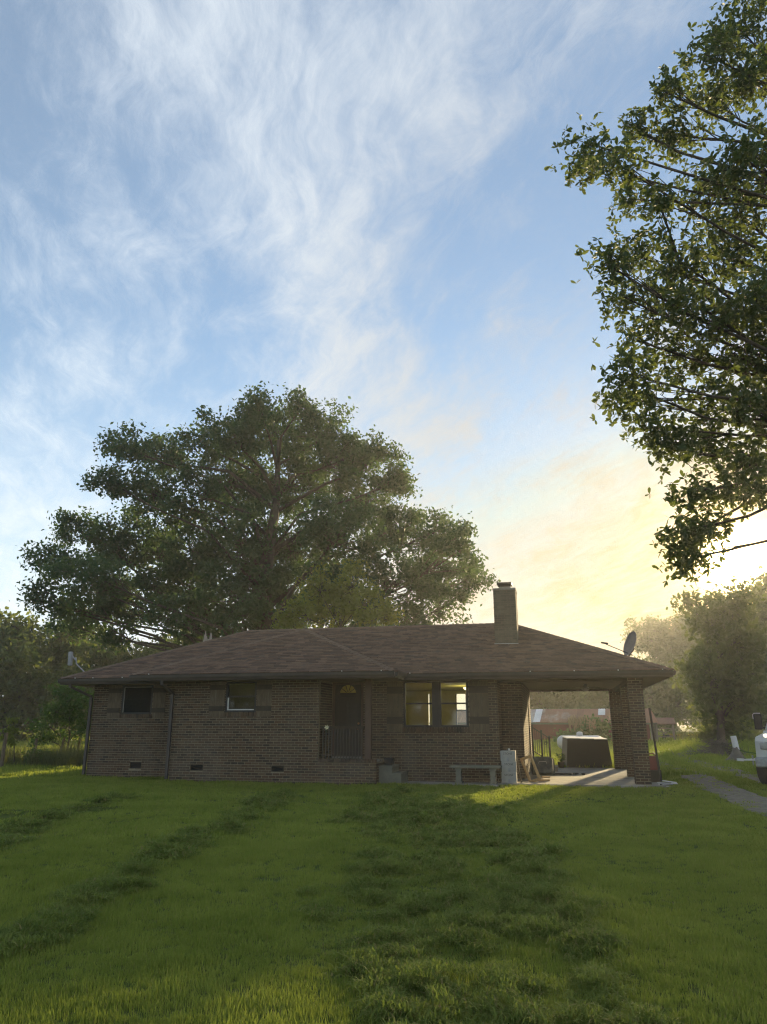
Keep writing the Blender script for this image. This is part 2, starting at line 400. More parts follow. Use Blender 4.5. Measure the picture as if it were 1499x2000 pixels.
def windrow(x, y):
    m = np.zeros_like(x)
    for r in ROWS: m = np.maximum(m, seg_mask(x, y, r, 1.0))
    m = np.maximum(m, .62 * seg_mask(x, y, WIDE, 1.3)); m = np.maximum(m, seg_mask(x, y, EDGE, 1.0)); m = np.maximum(m, .9 * seg_mask(x, y, LEFTE, 1.0))
    patch = fbm(x * 1.6 + 4, y * 1.3, 5, 3) * .45 + fbm(x * 4.4, y * 4.0 + 2, 45, 3) * .55
    clear = np.exp(-(((x - .75) / .42) ** 2 + ((y - 5.6) / .9) ** 2))
    return np.clip((1.5 * m + 4.4 * (patch - .5) - .52) * (m > .01) * (1 - .9 * clear), 0, 1)
DITCH = [(-9.5, 14.2, .9), (-6.4, 14.0, .55), (-5.2, 14.9, .25)]
def gz(x, y):
    x = np.asarray(x, float); y = np.asarray(y, float)
    z = -.05 + .05 * (fbm(x * .12 + 9, y * .12, 3, 2) - .5) + .03 * (fbm(x * .7, y * .7, 8, 3) - .5)
    z = z - .16 * seg_mask(x, y, DITCH)
    far = np.clip((y - 40) / 60, 0, 1); z = z + far * .5 * np.clip((-x - 5) / 30, 0, 1)
    return z
def gz_full(x, y):
    w = windrow(x, y)
    lump = fbm(x * 5.2, y * 6.0, 21, 3)
    return gz(x, y) + w * (.004 + .12 * np.clip(lump - .47, 0, 1))
def gp(u, v):
    p = onz(u, v, -.05); p.z = float(gz(p.x, p.y)); return p

def build_ground():
    xs = np.concatenate([[-400, -250, -160, -110, -80, -60, -45, -35, -28, -22, -18, -15], np.arange(-12.5, 12.51, .075), [15, 18, 22, 28, 35, 45, 60, 80, 110, 160, 250, 400]])
    ys = np.concatenate([[-90, -60, -35, -20, -10, -5, 0, 2.5], np.arange(3.9, 22, .075), np.arange(22.3, 40, .5), [42, 45, 49, 54, 60, 68, 78, 90, 110, 140, 180, 240, 320, 420]])
    X, Y = np.meshgrid(xs, ys); Z = gz_full(X, Y)
    V = np.stack([X.ravel(), Y.ravel(), Z.ravel()], 1); nx = len(xs); ny = len(ys)
    i = np.arange(nx - 1)[None, :] + np.arange(ny - 1)[:, None] * nx; i = i.ravel()
    o = big_mesh('ground', V, np.stack([i, i + 1, i + nx + 1, i + nx], 1), M['ground'], None, True)
    tag(o, kind='structure')
build_ground()

DRIVE = [onz(1700, 1612), onz(1525, 1556), onz(1448, 1528), onz(1378, 1506), onz(1318, 1488), onz(1305, 1474), onz(1335, 1465), onz(1400, 1459), onz(1520, 1453), onz(1800, 1449)]
def catmull(pts, n=8):
    out = []; P_ = [pts[0]] + list(pts) + [pts[-1]]
    for i in range(1, len(P_) - 2):
        for k in range(n):
            t = k / n; a, b, c_, d = P_[i - 1], P_[i], P_[i + 1], P_[i + 2]
            out.append(.5 * ((2 * b) + (c_ - a) * t + (2 * a - 5 * b + 4 * c_ - d) * t * t + (3 * b - a - 3 * c_ + d) * t ** 3))
    out.append(pts[-1]); return out
DPATH = catmull(DRIVE, 10)
def build_drive():
    root = bpy.data.objects.new('gravel_driveway', None); COL.objects.link(root); tag(root, kind='structure')
    for lo, hi in ((-1.35, -.40), (.40, 1.35)):
        vs = []; cols = 7
        for k, p in enumerate(DPATH):
            d = (DPATH[min(k + 1, len(DPATH) - 1)] - DPATH[max(k - 1, 0)]); d.z = 0; d.normalize(); nrm = Vector((-d.y, d.x, 0))
            for j in range(cols):
                t = j / (cols - 1); jit = (rnd.random() - .5) * .22 if j in (0, cols - 1) else 0
                q = p + nrm * (lo + (hi - lo) * t + jit)
                zz = float(gz_full(q.x, q.y)) + (.016 if j in (0, cols - 1) else .03) + rnd.random() * .006
                vs.append((q.x, q.y, zz))
        fs = [(k * cols + j, k * cols + j + 1, (k + 1) * cols + j + 1, (k + 1) * cols + j) for k in range(len(DPATH) - 1) for j in range(cols - 1)]
        mb = MB(); mb.add(vs, fs); mb.build('wheel_track', M['gravel'], root, True)
build_drive()
def drive_dist(x, y):
    d = np.full_like(x, 99.0)
    for p in DPATH[::2]: d = np.minimum(d, np.hypot(x - p.x, y - p.y))
    return d

# ------------------------------------------------------------------ house
EZ, SL = 2.82, .43                      # eave height, roof slope
S0, S1, RS0, RS1 = -12.40, .05, -13.12, 4.55
DB, DR = -1.2, 7.0
B0, B1, PO = -9.0, -3.08, -4.68         # projecting front part and its porch
BL, BH, BD = .2032, .0677, .03
house = thing('brick_house', 'low brown brick house with hipped shingle roof and open carport', 'house', (HO.x, HO.y, 0), -HA)
BRICKS = []                             # (part name, centre, u axis, normal, half length, half height, z)
CAMV = Vector((0, 0, CAMH))
MBASE = -.12
PARTS = {}
def core_cells(a0, a1, z0, z1, opens):
    us = sorted({a0, a1, *[min(max(k, a0), a1) for o in opens for k in (o[0], o[1])]}); zs = sorted({z0, z1, *[min(max(k, z0), z1) for o in opens for k in (o[2], o[3])]})
    out = []
    for i in range(len(us) - 1):
        run = None
        for j in range(len(zs) - 1):
            cu, cz = (us[i] + us[i + 1]) / 2, (zs[j] + zs[j + 1]) / 2
            hole = any(o[0] < cu < o[1] and o[2] < cz < o[3] for o in opens)
            if not hole: run = (run[0], zs[j + 1]) if run else (zs[j], zs[j + 1])
            if hole or j == len(zs) - 2:
                if run: out.append((us[i], us[i + 1], run[0], run[1])); run = None
    return out
def wall(part, org, ud, nd, a0, a1, z0, z1, opens=(), thick=.1, label=None):
    """a brick skin: mortar core plus bricks standing 8 mm proud; org (s,d), ud/nd 2-D unit vectors"""
    org = Vector(org); ud = Vector(ud); nd = Vector(nd)
    mb = MB()
    for u0, u1, c0, c1 in core_cells(a0, a1, z0, z1, opens):
        q0 = org + ud * u0; q1 = org + ud * u1; r0 = q0 - nd * thick; r1 = q1 - nd * thick
        xs = [q0.x, q1.x, r0.x, r1.x]; ys = [q0.y, q1.y, r0.y, r1.y]
        mb.box(min(xs), max(xs), min(ys), max(ys), c0, c1)
    PARTS[part] = mb.build(part, M['mortar_dark' if part == 'chimney' else 'mortar'], house)
    nrow = int((z1 - z0) / BH + .001)
    for r in range(nrow):
        zb = z0 + r * BH + .007; zt = zb + BH - .0145
        off = (r % 2) * BL / 2
        k = -1
        while True:
            b0 = a0 + k * BL + off + .008; b1 = b0 + BL - .017; k += 1
            if b0 > a1: break
            b0 = max(b0, a0 + .001); b1 = min(b1, a1 - .001)
            if b1 - b0 < .03: continue
            segs = [(b0, b1)]
            for o in opens:
                if zt > o[2] + .004 and zb < o[3] - .004:
                    ns = []
                    for p0, p1 in segs:
                        if p1 <= o[0] or p0 >= o[1]: ns.append((p0, p1)); continue
                        if p0 < o[0] - .03: ns.append((p0, o[0]))
                        if p1 > o[1] + .03: ns.append((o[1], p1))
                    segs = ns
            for p0, p1 in segs:
                c = org + ud * ((p0 + p1) / 2)
                BRICKS.append((part, c, ud, nd, (p1 - p0) / 2, (zt - zb) / 2, (zb + zt) / 2))
def rowlock(part, org, ud, nd, a0, a1, z0, z1, proud=.03):
    org = Vector(org); ud = Vector(ud); nd = Vector(nd); n = max(2, round((a1 - a0) / .075)); st = (a1 - a0) / n
    for k in range(n):
        c = org + ud * (a0 + (k + .5) * st) + nd * proud
        BRICKS.append((part, c, ud, nd, st / 2 - .006, (z1 - z0) / 2, (z0 + z1) / 2))

X_, Y_ = (1, 0), (0, 1); NX, NY = (-1, 0), (0, -1)
WTOP = 2.66
WA = (-11.43, -10.38, 1.77, 2.64); WB = (-7.43, -6.51, 1.80, 2.64); WC = (-2.58, -.75, 1.40, 2.655)
VENTS = [('A', -10.96, -10.57), ('B', -8.38, -7.98), ('B', -6.0, -5.62)]
opA = [WA, (-10.96, -10.57, .20, .40)]
opB = [WB, (-8.38, -7.98, .24, .42), (-6.0, -5.62, .24, .42)]
DOOR = (-4.66, -3.74, .56, 2.64)
wall('bedroom_wall', (0, 0), X_, NY, S0, B0, MBASE, WTOP, opA)
wall('front_wall', (0, DB), X_, NY, B0, PO, MBASE, WTOP, opB)
wall('porch_base_wall', (0, DB), X_, NY, PO, B1, MBASE, .50)
wall('porch_side_wall', (PO, 0), Y_, X_, DB + .1, -.0, .5, WTOP)
wall('porch_base_side_wall', (B1, 0), Y_, X_, DB, -.0, MBASE, .50)
wall('living_room_wall', (0, 0), X_, NY, PO, S1, MBASE, WTOP, [WC, DOOR])
wall('corner_wall', (S1, 0), Y_, X_, .1, 1.2, MBASE, WTOP)
wall('carport_front_wall', (0, 1.2), X_, NY, S1, .65, MBASE, WTOP)
wall('carport_side_wall', (.65, 0), Y_, X_, 1.2, DR, MBASE, WTOP, [(4.7, 5.6, .45, 2.45)])
rowlock('bedroom_wall', (0, 0), X_, NY, WA[0] - .03, WA[1] + .03, WA[2] - .11, WA[2])
rowlock('front_wall', (0, DB), X_, NY, WB[0] - .03, WB[1] + .03, WB[2] - .11, WB[2])
rowlock('living_room_wall', (0, 0), X_, NY, WC[0] - .03, WC[1] + .03, WC[2] - .13, WC[2])
rowlock('porch_base_wall', (0, DB), X_, NY, PO + .01, B1 + .03, .505, .60, .035)
# carport pillars
def pillar(part, s0, s1, d0, d1, z1=WTOP):
    wall(part, (0, d0), X_, NY, s0, s1, MBASE, z1, (), d1 - d0)
    PARTS[part + '_x'] = PARTS[part]
    for (og, ud, nd, a0, a1) in (((s0, 0), Y_, NX, d0 + .0, d1), ((s1, 0), Y_, X_, d0, d1)):
        org = Vector(og); u_ = Vector(ud); n_ = Vector(nd)
        for r in range(int((z1 - MBASE) / BH)):
            zb = MBASE + r * BH + .005; zt = zb + BH - .0105; split = .5 if r % 2 else .35
            for p0, p1 in ((a0 + .008, a0 + (a1 - a0) * split - .005), (a0 + (a1 - a0) * split + .005, a1 - .002)):
                BRICKS.append((part, org + u_ * ((p0 + p1) / 2), u_, n_, (p1 - p0) / 2, (zt - zb) / 2, (zb + zt) / 2))
pillar('front_pillar', 3.49, 3.85, -.15, .23)
pillar('middle_pillar', 3.52, 3.85, 2.7, 3.05)
pillar('rear_pillar', 3.42, 3.80, 6.6, 7.0)
# chimney
wall('chimney', (0, 1.5), X_, NY, -.06, .59, 3.3, 5.42, (), .9)
for (og, ud, nd, a0, a1) in (((.59, 0), Y_, X_, 1.5, 2.4), ((-.06, 0), Y_, NX, 1.5, 2.4)):
    for r in range(int((5.42 - 3.3) / BH)):
        zb = 3.3 + r * BH + .005; zt = zb + BH - .0105; b = a0 + (r % 2) * .1 - .1
        while b < a1 - .02:
            p0 = max(b, a0 + .005); p1 = min(b + BL - .0105, a1)
            if p1 - p0 > .03:
                BRICKS.append(('chimney', Vector(og) + Vector(ud) * ((p0 + p1) / 2), Vector(ud), Vector(nd), (p1 - p0) / 2, (zt - zb) / 2, (zb + zt) / 2))
            b += BL

def build_bricks():
    proud = .008
    def verts(br):
        part, c, u_, n_, hl, hh, z = br
        vs = []
        for dz in (-hh, hh):
            for su, sn in ((-1, proud), (1, proud), (1, proud - BD), (-1, proud - BD)):
                q = c + u_ * (su * hl) + n_ * sn; vs.append((q.x, q.y, z + dz))
        return vs
    hm = house.matrix_basis.copy() if False else Matrix.Translation((HO.x, HO.y, 0)) @ Matrix.Rotation(-HA, 4, 'Z')
    dist = []
    for i, b in enumerate(BRICKS):
        wp = hm @ Vector((b[1].x, b[1].y, b[6])); wn = hm.to_3x3() @ Vector((b[3].x, b[3].y, 0))
        facing = wn.dot(CAMV - wp) > .5 * (CAMV - wp).length
        dist.append(((CAMV - wp).length + (0 if facing and b[0] in ('living_room_wall', 'front_pillar') and b[4] > .09 else 100), i))
    near = {i for _, i in sorted(dist)[:300]}
    FS = [(0, 3, 2, 1), (4, 5, 6, 7), (0, 1, 5, 4), (1, 2, 6, 5), (2, 3, 7, 6), (3, 0, 4, 7)]
    rest = {}; cache = {}
    for i, b in enumerate(BRICKS):
        if i in near:
            key = (round(b[4], 3), round(b[5], 3), b[3].x, b[3].y)
            if key not in cache:
                mb = MB(); mb.add(verts((b[0], Vector((0, 0)), b[2], b[3], b[4], b[5], 0)), FS); cache[key] = mb.mesh('brick', M['brick'])
            o = bpy.data.objects.new('brick', cache[key]); COL.objects.link(o); o.parent = PARTS[b[0]]
            j = b[3] * rnd.uniform(-.002, .003)
            o.location = (b[1].x + j.x, b[1].y + j.y, b[6])
        else:
            j = rnd.uniform(-.002, .003); bb = (b[0], b[1] + b[3] * j) + tuple(b[2:])
            rest.setdefault(b[0], MB()).add(verts(bb), FS)
    for part, mb in rest.items():
        o = mb.build('bricks', M['chimney_brick' if part == 'chimney' else 'brick'], PARTS[part]); tag(o, kind='stuff')
build_bricks()

# chimney cap and flue
cm = PARTS['chimney']
MB().box(-.085, .615, 1.475, 2.425, 5.42, 5.47).build('chimney_crown', M['concrete'], cm)
MB().box(.10, .43, 1.75, 2.1, 5.47, 5.56).build('flue', M['concrete'], cm)
mb = MB(); mb.box(.04, .49, 1.70, 2.15, 5.62, 5.69)
for a, b in ((.11, 1.76), (.41, 1.76), (.11, 2.08), (.41, 2.08)): mb.box(a, a + .015, b, b + .015, 5.56, 5.62)
mb.build('flue_cap', M['iron'], cm, bev=.01)
MB().box(-.09, .62, 1.455, 1.49, 3.72, 3.80).build('flashing', M['steel'], cm)

# --- roof
roof = None
def zmain(d): return EZ + SL * (d + .75)
RM = 3.5; RL, RR = RS0 + 4.25, RS1 - 4.25; RZ = EZ + SL * 4.25
BE0, BE1, BC = -9.97, -2.40, -6.185; BHW = 3.785; BPD = -1.95 + BHW; BZ = EZ + SL * BHW; BMD = -.75 + BHW
def P3(s, d, z): return Vector((s, d, z))
SLOPES = [  # eave a, eave b, top a, top b
    (P3(RS0, -.75, EZ), P3(RS1, -.75, EZ), P3(RL, RM, RZ), P3(RR, RM, RZ)),
    (P3(RS1, 7.75, EZ), P3(RS0, 7.75, EZ), P3(RR, RM, RZ), P3(RL, RM, RZ)),
    (P3(RS0, 7.75, EZ), P3(RS0, -.75, EZ), P3(RL, RM, RZ), P3(RL, RM, RZ)),
    (P3(RS1, -.75, EZ), P3(RS1, 7.75, EZ), P3(RR, RM, RZ), P3(RR, RM, RZ)),
    (P3(BE0, -1.95, EZ), P3(BE1, -1.95, EZ), P3(BC, BPD, BZ), P3(BC, BPD, BZ)),
    (P3(BE0, -.75, EZ), P3(BE0, -1.95, EZ), P3(BC, BMD, BZ), P3(BC, BPD, BZ)),
    (P3(BE1, -1.95, EZ), P3(BE1, -.75, EZ), P3(BC, BPD, BZ), P3(BC, BMD, BZ)),
]
def build_roof():
    global roof
    mb = MB()
    for a, b, c, d in SLOPES:
        lo = Vector((0, 0, -.02))
        mb.add([a + lo, b + lo, d + lo, c + lo], [(0, 1, 2, 3)] if (c - d).length > .01 else [(0, 1, 2)])
    roof = mb.build('roof', M['shingle'], house)
    sh = MB()
    for a, b, c, d in SLOPES:
        up = ((c + d) / 2 - (a + b) / 2); u = (b - a).normalized(); slope_len = (up - u * up.dot(u)).length
        nrm = u.cross((up - u * up.dot(u)).normalized()).normalized()
        n = int(round(slope_len / .14))
        for k in range(n):
            t0, t1 = k / n, min(1, (k + 1.12) / n)
            l0, r0 = a.lerp(c, t0), b.lerp(d, t0); l1, r1 = a.lerp(c, t1), b.lerp(d, t1)
            L = (r0 - l0).length
            if L < .05: continue
            cuts = [0.0]; x = rnd.uniform(.05, .3)
            while x < L - .1: cuts.append(x); x += rnd.choice((.2, .27, .33, .4)) * rnd.uniform(.9, 1.1)
            cuts.append(L)
            for i in range(len(cuts) - 1):
                f0, f1 = cuts[i] / L, cuts[i + 1] / L; g = .004 / L
                th = rnd.uniform(.008, .017)
                p0 = l0.lerp(r0, f0 + g); p1 = l0.lerp(r0, f1 - g); q1 = l1.lerp(r1, f1 - g); q0 = l1.lerp(r1, f0 + g)
                sh.add([p0 + nrm * th, p1 + nrm * th, q1 + nrm * .003, q0 + nrm * .003, p0 - nrm * .004, p1 - nrm * .004], [(0, 1, 2, 3), (4, 5, 1, 0)])
    tag(sh.build('shingles', M['shingle'], roof), kind='stuff')
    caps = MB()
    def cap(p, q, n1, n2):
        d = q - p; n = max(2, int(d.length / .2)); d.normalize()
        for k in range(n):
            a = p.lerp(q, k / n); b = p.lerp(q, (k + 1.1) / n)
            for nn in (n1, n2):
                side = nn.cross(d).normalized(); side = side if side.z < 0 else -side
                h0 = Vector((0, 0, .034)); h1 = Vector((0, 0, .022))
                caps.add([a + h0, b + h1, b + side * .14 + nn * .010, a + side * .14 + nn * .022, a, a + side * .14], [(0, 1, 2, 3), (4, 0, 3, 5)])
    nf = Vector((0, -SL, 1)).normalized(); nb = Vector((0, SL, 1)).normalized(); nl = Vector((-SL, 0, 1)).normalized(); nr = Vector((SL, 0, 1)).normalized()
    cap(P3(RS0, -.75, EZ), P3(RL, RM, RZ), nf, nl); cap(P3(RS1, -.75, EZ), P3(RR, RM, RZ), nf, nr)
    cap(P3(RS0, 7.75, EZ), P3(RL, RM, RZ), nb, nl); cap(P3(RS1, 7.75, EZ), P3(RR, RM, RZ), nb, nr)
    cap(P3(RL, RM, RZ), P3(RR, RM, RZ), nf, nb)
    cap(P3(BE0, -1.95, EZ), P3(BC, BPD, BZ), nf, nl); cap(P3(BE1, -1.95, EZ), P3(BC, BPD, BZ), nf, nr); cap(P3(BC, BPD, BZ), P3(BC, BMD, BZ), nl, nr)
    caps.build('ridge_cap', M['cap_shingle'], roof)
    # vent on the back of the ridge and a plumbing pipe
    mb = MB(); mb.prism([(-.3, 0), (.3, 0), (.16, .13), (-.16, .13)], RM + .25, RM + .75, 1)
    o = mb.build('roof_vent', M['gutter'], roof); o.location = (-1.3, 0, RZ - .14)
    # attic turbine vent peeking over the ridge
    mb = MB(); mb.lathe([(.1, 0), (.12, .12), (.2, .2), (.24, .30), (.2, .40), (.1, .44), (.02, .45)], (-7.7, RM + .9, RZ - .35), 14)
    mb.build('turbine_vent', M['gutter'], roof, True)
build_roof()

def build_eaves():
    def gutter(a, b, name='gutter'):
        a = Vector(a); b = Vector(b); d = (b - a).normalized(); n = Vector((d.y, -d.x, 0))   # outward
        prof = [(0, -.13), (.075, -.13), (.10, -.07), (.105, -.012), (.12, 0), (.112, 0), (.095, -.02), (.004, -.02)]
        vs = [p + n * (x - .02) + Vector((0, 0, EZ + z - .012)) for p in (a, b) for x, z in prof]; k = len(prof)
        mb = MB(); mb.add(vs, [tuple(range(k)), tuple(range(2 * k - 1, k - 1, -1))] + [(i, k + i, k + (i + 1) % k, (i + 1) % k) for i in range(k)])
        mb.build(name, M['gutter'], house)
    gutter((RS0, -.75, 0), (BE0 + .01, -.75, 0)); gutter((BE0, -1.95, 0), (BE1, -1.95, 0)); gutter((BE1, -1.95, 0), (BE1, -.86, 0)); gutter((BE1 + .1, -.75, 0), (RS1, -.75, 0))
    gutter((RS1, -.75, 0), (RS1, 7.75, 0)); gutter((RS0, 7.75, 0), (RS0, -.75, 0)); gutter((BE0, -.86, 0), (BE0, -1.95, 0))
    # soffit boards (flat undersides) and fascia behind the gutters
    z0, z1 = EZ - .165, EZ - .14
    mb = MB(); mb.box(RS0 + .02, BE0 + .02, -.74, .0, z0, z1); mb.box(BE0 + .02, B0, -1.93, .0, z0, z1); mb.box(B0, PO, -1.93, DB, z0, z1)
    mb.box(PO, BE1 - .02, -1.93, .0, z0, z1); mb.box(BE1 - .02, RS1 - .02, -.74, .0, z0, z1)
    mb.box(RS0 + .02, S0, .0, 7.73, z0, z1); mb.box(3.9, RS1 - .02, .0, 7.73, z0, z1); mb.box(S0, 3.9, 7.0, 7.73, z0, z1)
    mb.build('soffit', M['soffit'], house)
    mb = MB()
    for a, b, c, d in ((RS0, BE0, -.75, -.73), (BE0, BE1, -1.95, -1.93), (BE1, RS1, -.75, -.73), (RS0, RS1, 7.73, 7.75)):
        mb.box(a, b, c, d, z0 - .01, EZ - .03)
    mb.box(RS1 - .02, RS1, -.73, 7.73, z0 - .01, EZ - .03); mb.box(RS0, RS0 + .02, -.73, 7.73, z0 - .01, EZ - .03); mb.box(BE1 - .02, BE1, -1.93, -.76, z0 - .01, EZ - .03); mb.box(BE0, BE0 + .02, -1.93, -.76, z0 - .01, EZ - .03)
    mb.build('fascia', M['gutter'], house)
    # carport ceiling and beams
    MB().box(.66, 3.9, .02, 6.98, 2.665, 2.69).build('carport_ceiling', M['soffit'], house)
    mb = MB(); mb.box(.06, 3.88, -.12, .2, 2.50 + .09, 2.655); mb.box(.66, 3.82, 6.7, 6.95, 2.60, 2.66); mb.box(3.52, 3.83, .24, 6.6, 2.55, 2.66)
    mb.build('carport_beam', M['wood_dark'], house)
    # downspouts
    def spout(pts, name='downspout'):
        mb = MB()
        for a, b in zip(pts[:-1], pts[1:]): mb.bar(a, b, .085, .065)
        mb.build(name, M['gutter'], house)
    x = S0 - .045
    spout([(x - .35, -.68, EZ - .14), (x - .35, -.68, EZ - .24), (x, -.06, EZ - .52), (x, -.06, .02)])
    x = B0 - .05
    spout([(x - .02, -1.86, EZ - .14), (x - .02, -1.86, EZ - .26), (x, DB - .05, EZ - .5), (x, DB - .05, .02)])
    # small clip lights along the gutter lip
    for (u, v, d) in ((147, 1325, -.85), (182, 1324, -.85), (239, 1323.5, -.85), (291, 1316.5, -2.05), (668, 1307.5, -2.05), (745, 1306, -2.05), (801, 1313, -.85), (1036, 1311.5, -.85), (1122, 1311, -.85), (1208, 1311, -.85), (1295, 1311, -.85)):
        s_, _ = hs(u, v, d)
        mb = MB(); mb.lathe([(.006, 0), (.014, .006), (.015, .018), (.008, .028)], (s_, d, EZ - .014), 8)
        mb.build('eave_light', M['trim_white'], house, True)
build_eaves()

def build_openings():
    def sash_window(w, d, half_screen=None, edge=None, blind=None):
        s0, s1, z0, z1 = w
        fr = MB(); t = .055
        fr.box(s0, s0 + t, d + .0, d + .09, z0, z1); fr.box(s1 - t, s1, d + .0, d + .09, z0, z1)
        fr.box(s0 + t, s1 - t, d + .0, d + .09, z1 - t, z1); fr.box(s0 + t, s1 - t, d - .02, d + .09, z0, z0 + t)
        win = fr.build('window', M['trim_dark'], house)
        zm = (z0 + z1) / 2 + .01
        MB().box(s0 + t, s1 - t, d + .03, d + .06, zm - .022, zm + .022).build('meeting_rail', M['trim_dark'], win)
        MB().box(s0 + t, s1 - t, d + .055, d + .059, zm + .022, z1 - t).build('pane', M['glass'], win)
        MB().box(s0 + t, s1 - t, d + .035, d + .039, z0 + t, zm - .022).build('pane', M['glass'], win)
        if edge:
            mb = MB(); mb.box(s0 + t, s0 + t + .04, d + .008, d + .03, z0 + t, zm - .03); mb.box(s0 + t + .04, s1 - t, d + .008, d + .03, z0 + t, z0 + t + .03)
            tag(mb.build('bare_sash_edge', M['trim_white'], win), 'bare white sash edge, left and bottom')
        if half_screen:
            mb = MB(); mb.box(s0 + t + .01, s0 + t + .03, d + .005, d + .015, z0 + t, z1 - t); mb.box(s0 + t + .03, s1 - t, d + .005, d + .015, z1 - t - .02, z1 - t)
            mb.build('screen_frame', M['grey_paint'], win)
            MB().box(s0 + t + .03, s1 - t, d + .010, d + .012, z0 + t, z1 - t - .02).build('screen', M['screen'], win)
        return win
    m, w = new_mat('screen'); t_ = w.n('ShaderNodeBsdfTransparent'); w.put(t_, 'Color', (.3, .3, .3, 1)); df = w.n('ShaderNodeBsdfDiffuse'); w.put(df, 'Color', (.02, .03, .03, 1))
    mx = w.n('ShaderNodeMixShader', i_0=.5); w.t.links.new(t_.outputs[0], mx.inputs[1]); w.t.links.new(df.outputs[0], mx.inputs[2])
    o = w.n('ShaderNodeOutputMaterial'); w.t.links.new(mx.outputs[0], o.inputs[0]); M['screen'] = m
    sash_window(WA, 0.0, half_screen=True); sash_window(WB, DB, edge=True)
    mid = (-1.71, -1.57)
    sash_window((WC[0], mid[0], WC[2], WC[3]), 0.0); sash_window((mid[1], WC[1], WC[2], WC[3]), 0.0)
    MB().box(mid[0], mid[1], -.01, .1, WC[2], WC[3]).build('window_mullion', M['trim_dark'], house)
    def shutter(s0, s1, d, z0, z1):
        """two-board shutter with ledges across"""
        r = None; n = 3; w_ = (s1 - s0) / n
        fr = MB(); fr.box(s0, s1, d - .040, d - .018, z0 + (z1 - z0) * .16, z0 + (z1 - z0) * .30); fr.box(s0, s1, d - .040, d - .018, z1 - (z1 - z0) * .24, z1 - (z1 - z0) * .10)
        r = fr.build('shutter', M['wood_dark'], house)
        for k in range(n):
            MB().box(s0 + k * w_ + .003, s0 + (k + 1) * w_ - .003, d - .0175, d - .0085, z0, z1 - rnd.random() * .006).build('board', M['wood_old'], r)
    shutter(-11.89, -11.45, 0, 1.66, 2.64); shutter(-10.36, -9.93, 0, 1.66, 2.64)
    shutter(-7.91, -7.45, DB, 1.68, 2.64); shutter(-6.49, -6.05, DB, 1.68, 2.64)
    shutter(-3.05, -2.60, 0, 1.27, 2.64); shutter(-.73, -.19, 0, 1.27, 2.64)
    # crawl-space vents
    for wl, a, b in VENTS:
        d = 0 if wl == 'A' else DB; z0, z1 = (.20, .40) if wl == 'A' else (.24, .42)
        mb = MB(); mb.box(a, b, d + .05, d + .06, z0, z1)
        v = mb.build('foundation_vent', M['black_plastic'], house)
        mb = MB(); mb.box(a, b, d - .004, d + .02, z0, z0 + .015); mb.box(a, b, d - .004, d + .02, z1 - .015, z1); mb.box(a, a + .015, d - .004, d + .02, z0 + .015, z1 - .015); mb.box(b - .015, b, d - .004, d + .02, z0 + .015, z1 - .015)
        mb.build('vent_frame', M['wood_old'], v)
        for k in range(4):
            zz = z0 + .03 + k * .038
            MB().obox(((a + b) / 2, d + .02, zz + .012), (b - a - .03, .03, .006), Matrix.Rotation(R(35), 3, 'X')).build('slat', M['trim_dark'], v)
    # front door with half-round light
    s0, s1, z0, z1 = DOOR
    fr = MB(); fr.box(s0, s0 + .07, -.01, .09, z0, z1); fr.box(s1 - .07, s1, -.01, .09, z0, z1); fr.box(s0 + .07, s1 - .07, -.01, .09, z1 - .06, z1)
    fr.build('door_frame', M['wood_post'], house)
    MB().box(s0 + .02, s1 - .02, -.06, .1, z0, z0 + .05).build('threshold', M['concrete'], house)
    cs, cz, rr = (s0 + s1) / 2 - .01, 2.33, .25
    dz0, dz1 = z0 + .05, z1 - .06; ds0, ds1 = s0 + .07, s1 - .07
    # door leaf as a polygon ring round the fan light
    mb = MB(); n = 14
    arc = [(cs + rr * math.cos(math.pi * k / n), cz + rr * math.sin(math.pi * k / n)) for k in range(n + 1)]
    def strip(d):
        vs = [(p[0], d, p[1]) for p in arc] + [(ds1 + (ds0 - ds1) * k / n, d, dz1) for k in range(n + 1)]
        fs = [(k, n + 1 + k, n + 2 + k, k + 1) for k in range(n)]; return vs, fs
    for d in (.03, .07): mb.add(*strip(d))
    mb.box(ds0, ds1, .03, .07, dz0, cz); mb.add([(ds1, .03, cz), (ds1, .03, dz1), (cs + rr, .03, cz)], [(0, 1, 2)]); mb.add([(ds0, .03, cz), (ds0, .03, dz1), (cs - rr, .03, cz)], [(0, 1, 2)])
    mb.add([(ds1, .07, cz), (ds1, .07, dz1), (cs + rr, .07, cz)], [(0, 1, 2)]); mb.add([(ds0, .07, cz), (ds0, .07, dz1), (cs - rr, .07, cz)], [(0, 1, 2)])
    door = mb.build('door', M['door'], house)
    mb = MB()
    for a in (R(36), R(72), R(108), R(144)):
        mb.bar((cs + .05 * math.cos(a), .045, cz + .05 * math.sin(a)), (cs + rr * math.cos(a), .045, cz + rr * math.sin(a)), .016, .016)
    mb.bar((cs - rr, .045, cz + .008), (cs + rr, .045, cz + .008), .016, .016)
    for k in range(n): mb.bar((arc[k][0], .03, arc[k][1]), (arc[k + 1][0], .03, arc[k + 1][1]), .02, .02)
    mb.build('fan_muntin', M['trim_dark'], door)
    mb = MB(); mb.add([(p[0], .052, p[1]) for p in arc], [tuple(range(n, -1, -1))]); mb.build('fan_pane', M['glass'], door)
    for (x0, x1, y0, y1) in ((ds0 + .10, cs - .04, dz0 + .12, dz0 + .62), (cs + .04, ds1 - .10, dz0 + .12, dz0 + .62), (ds0 + .10, cs - .04, dz0 + .74, cz - .12), (cs + .04, ds1 - .10, dz0 + .74, cz - .12)):
        MB().box(x0, x1, .018, .031, y0, y1).build('door_panel', M['door'], door, bev=.008)
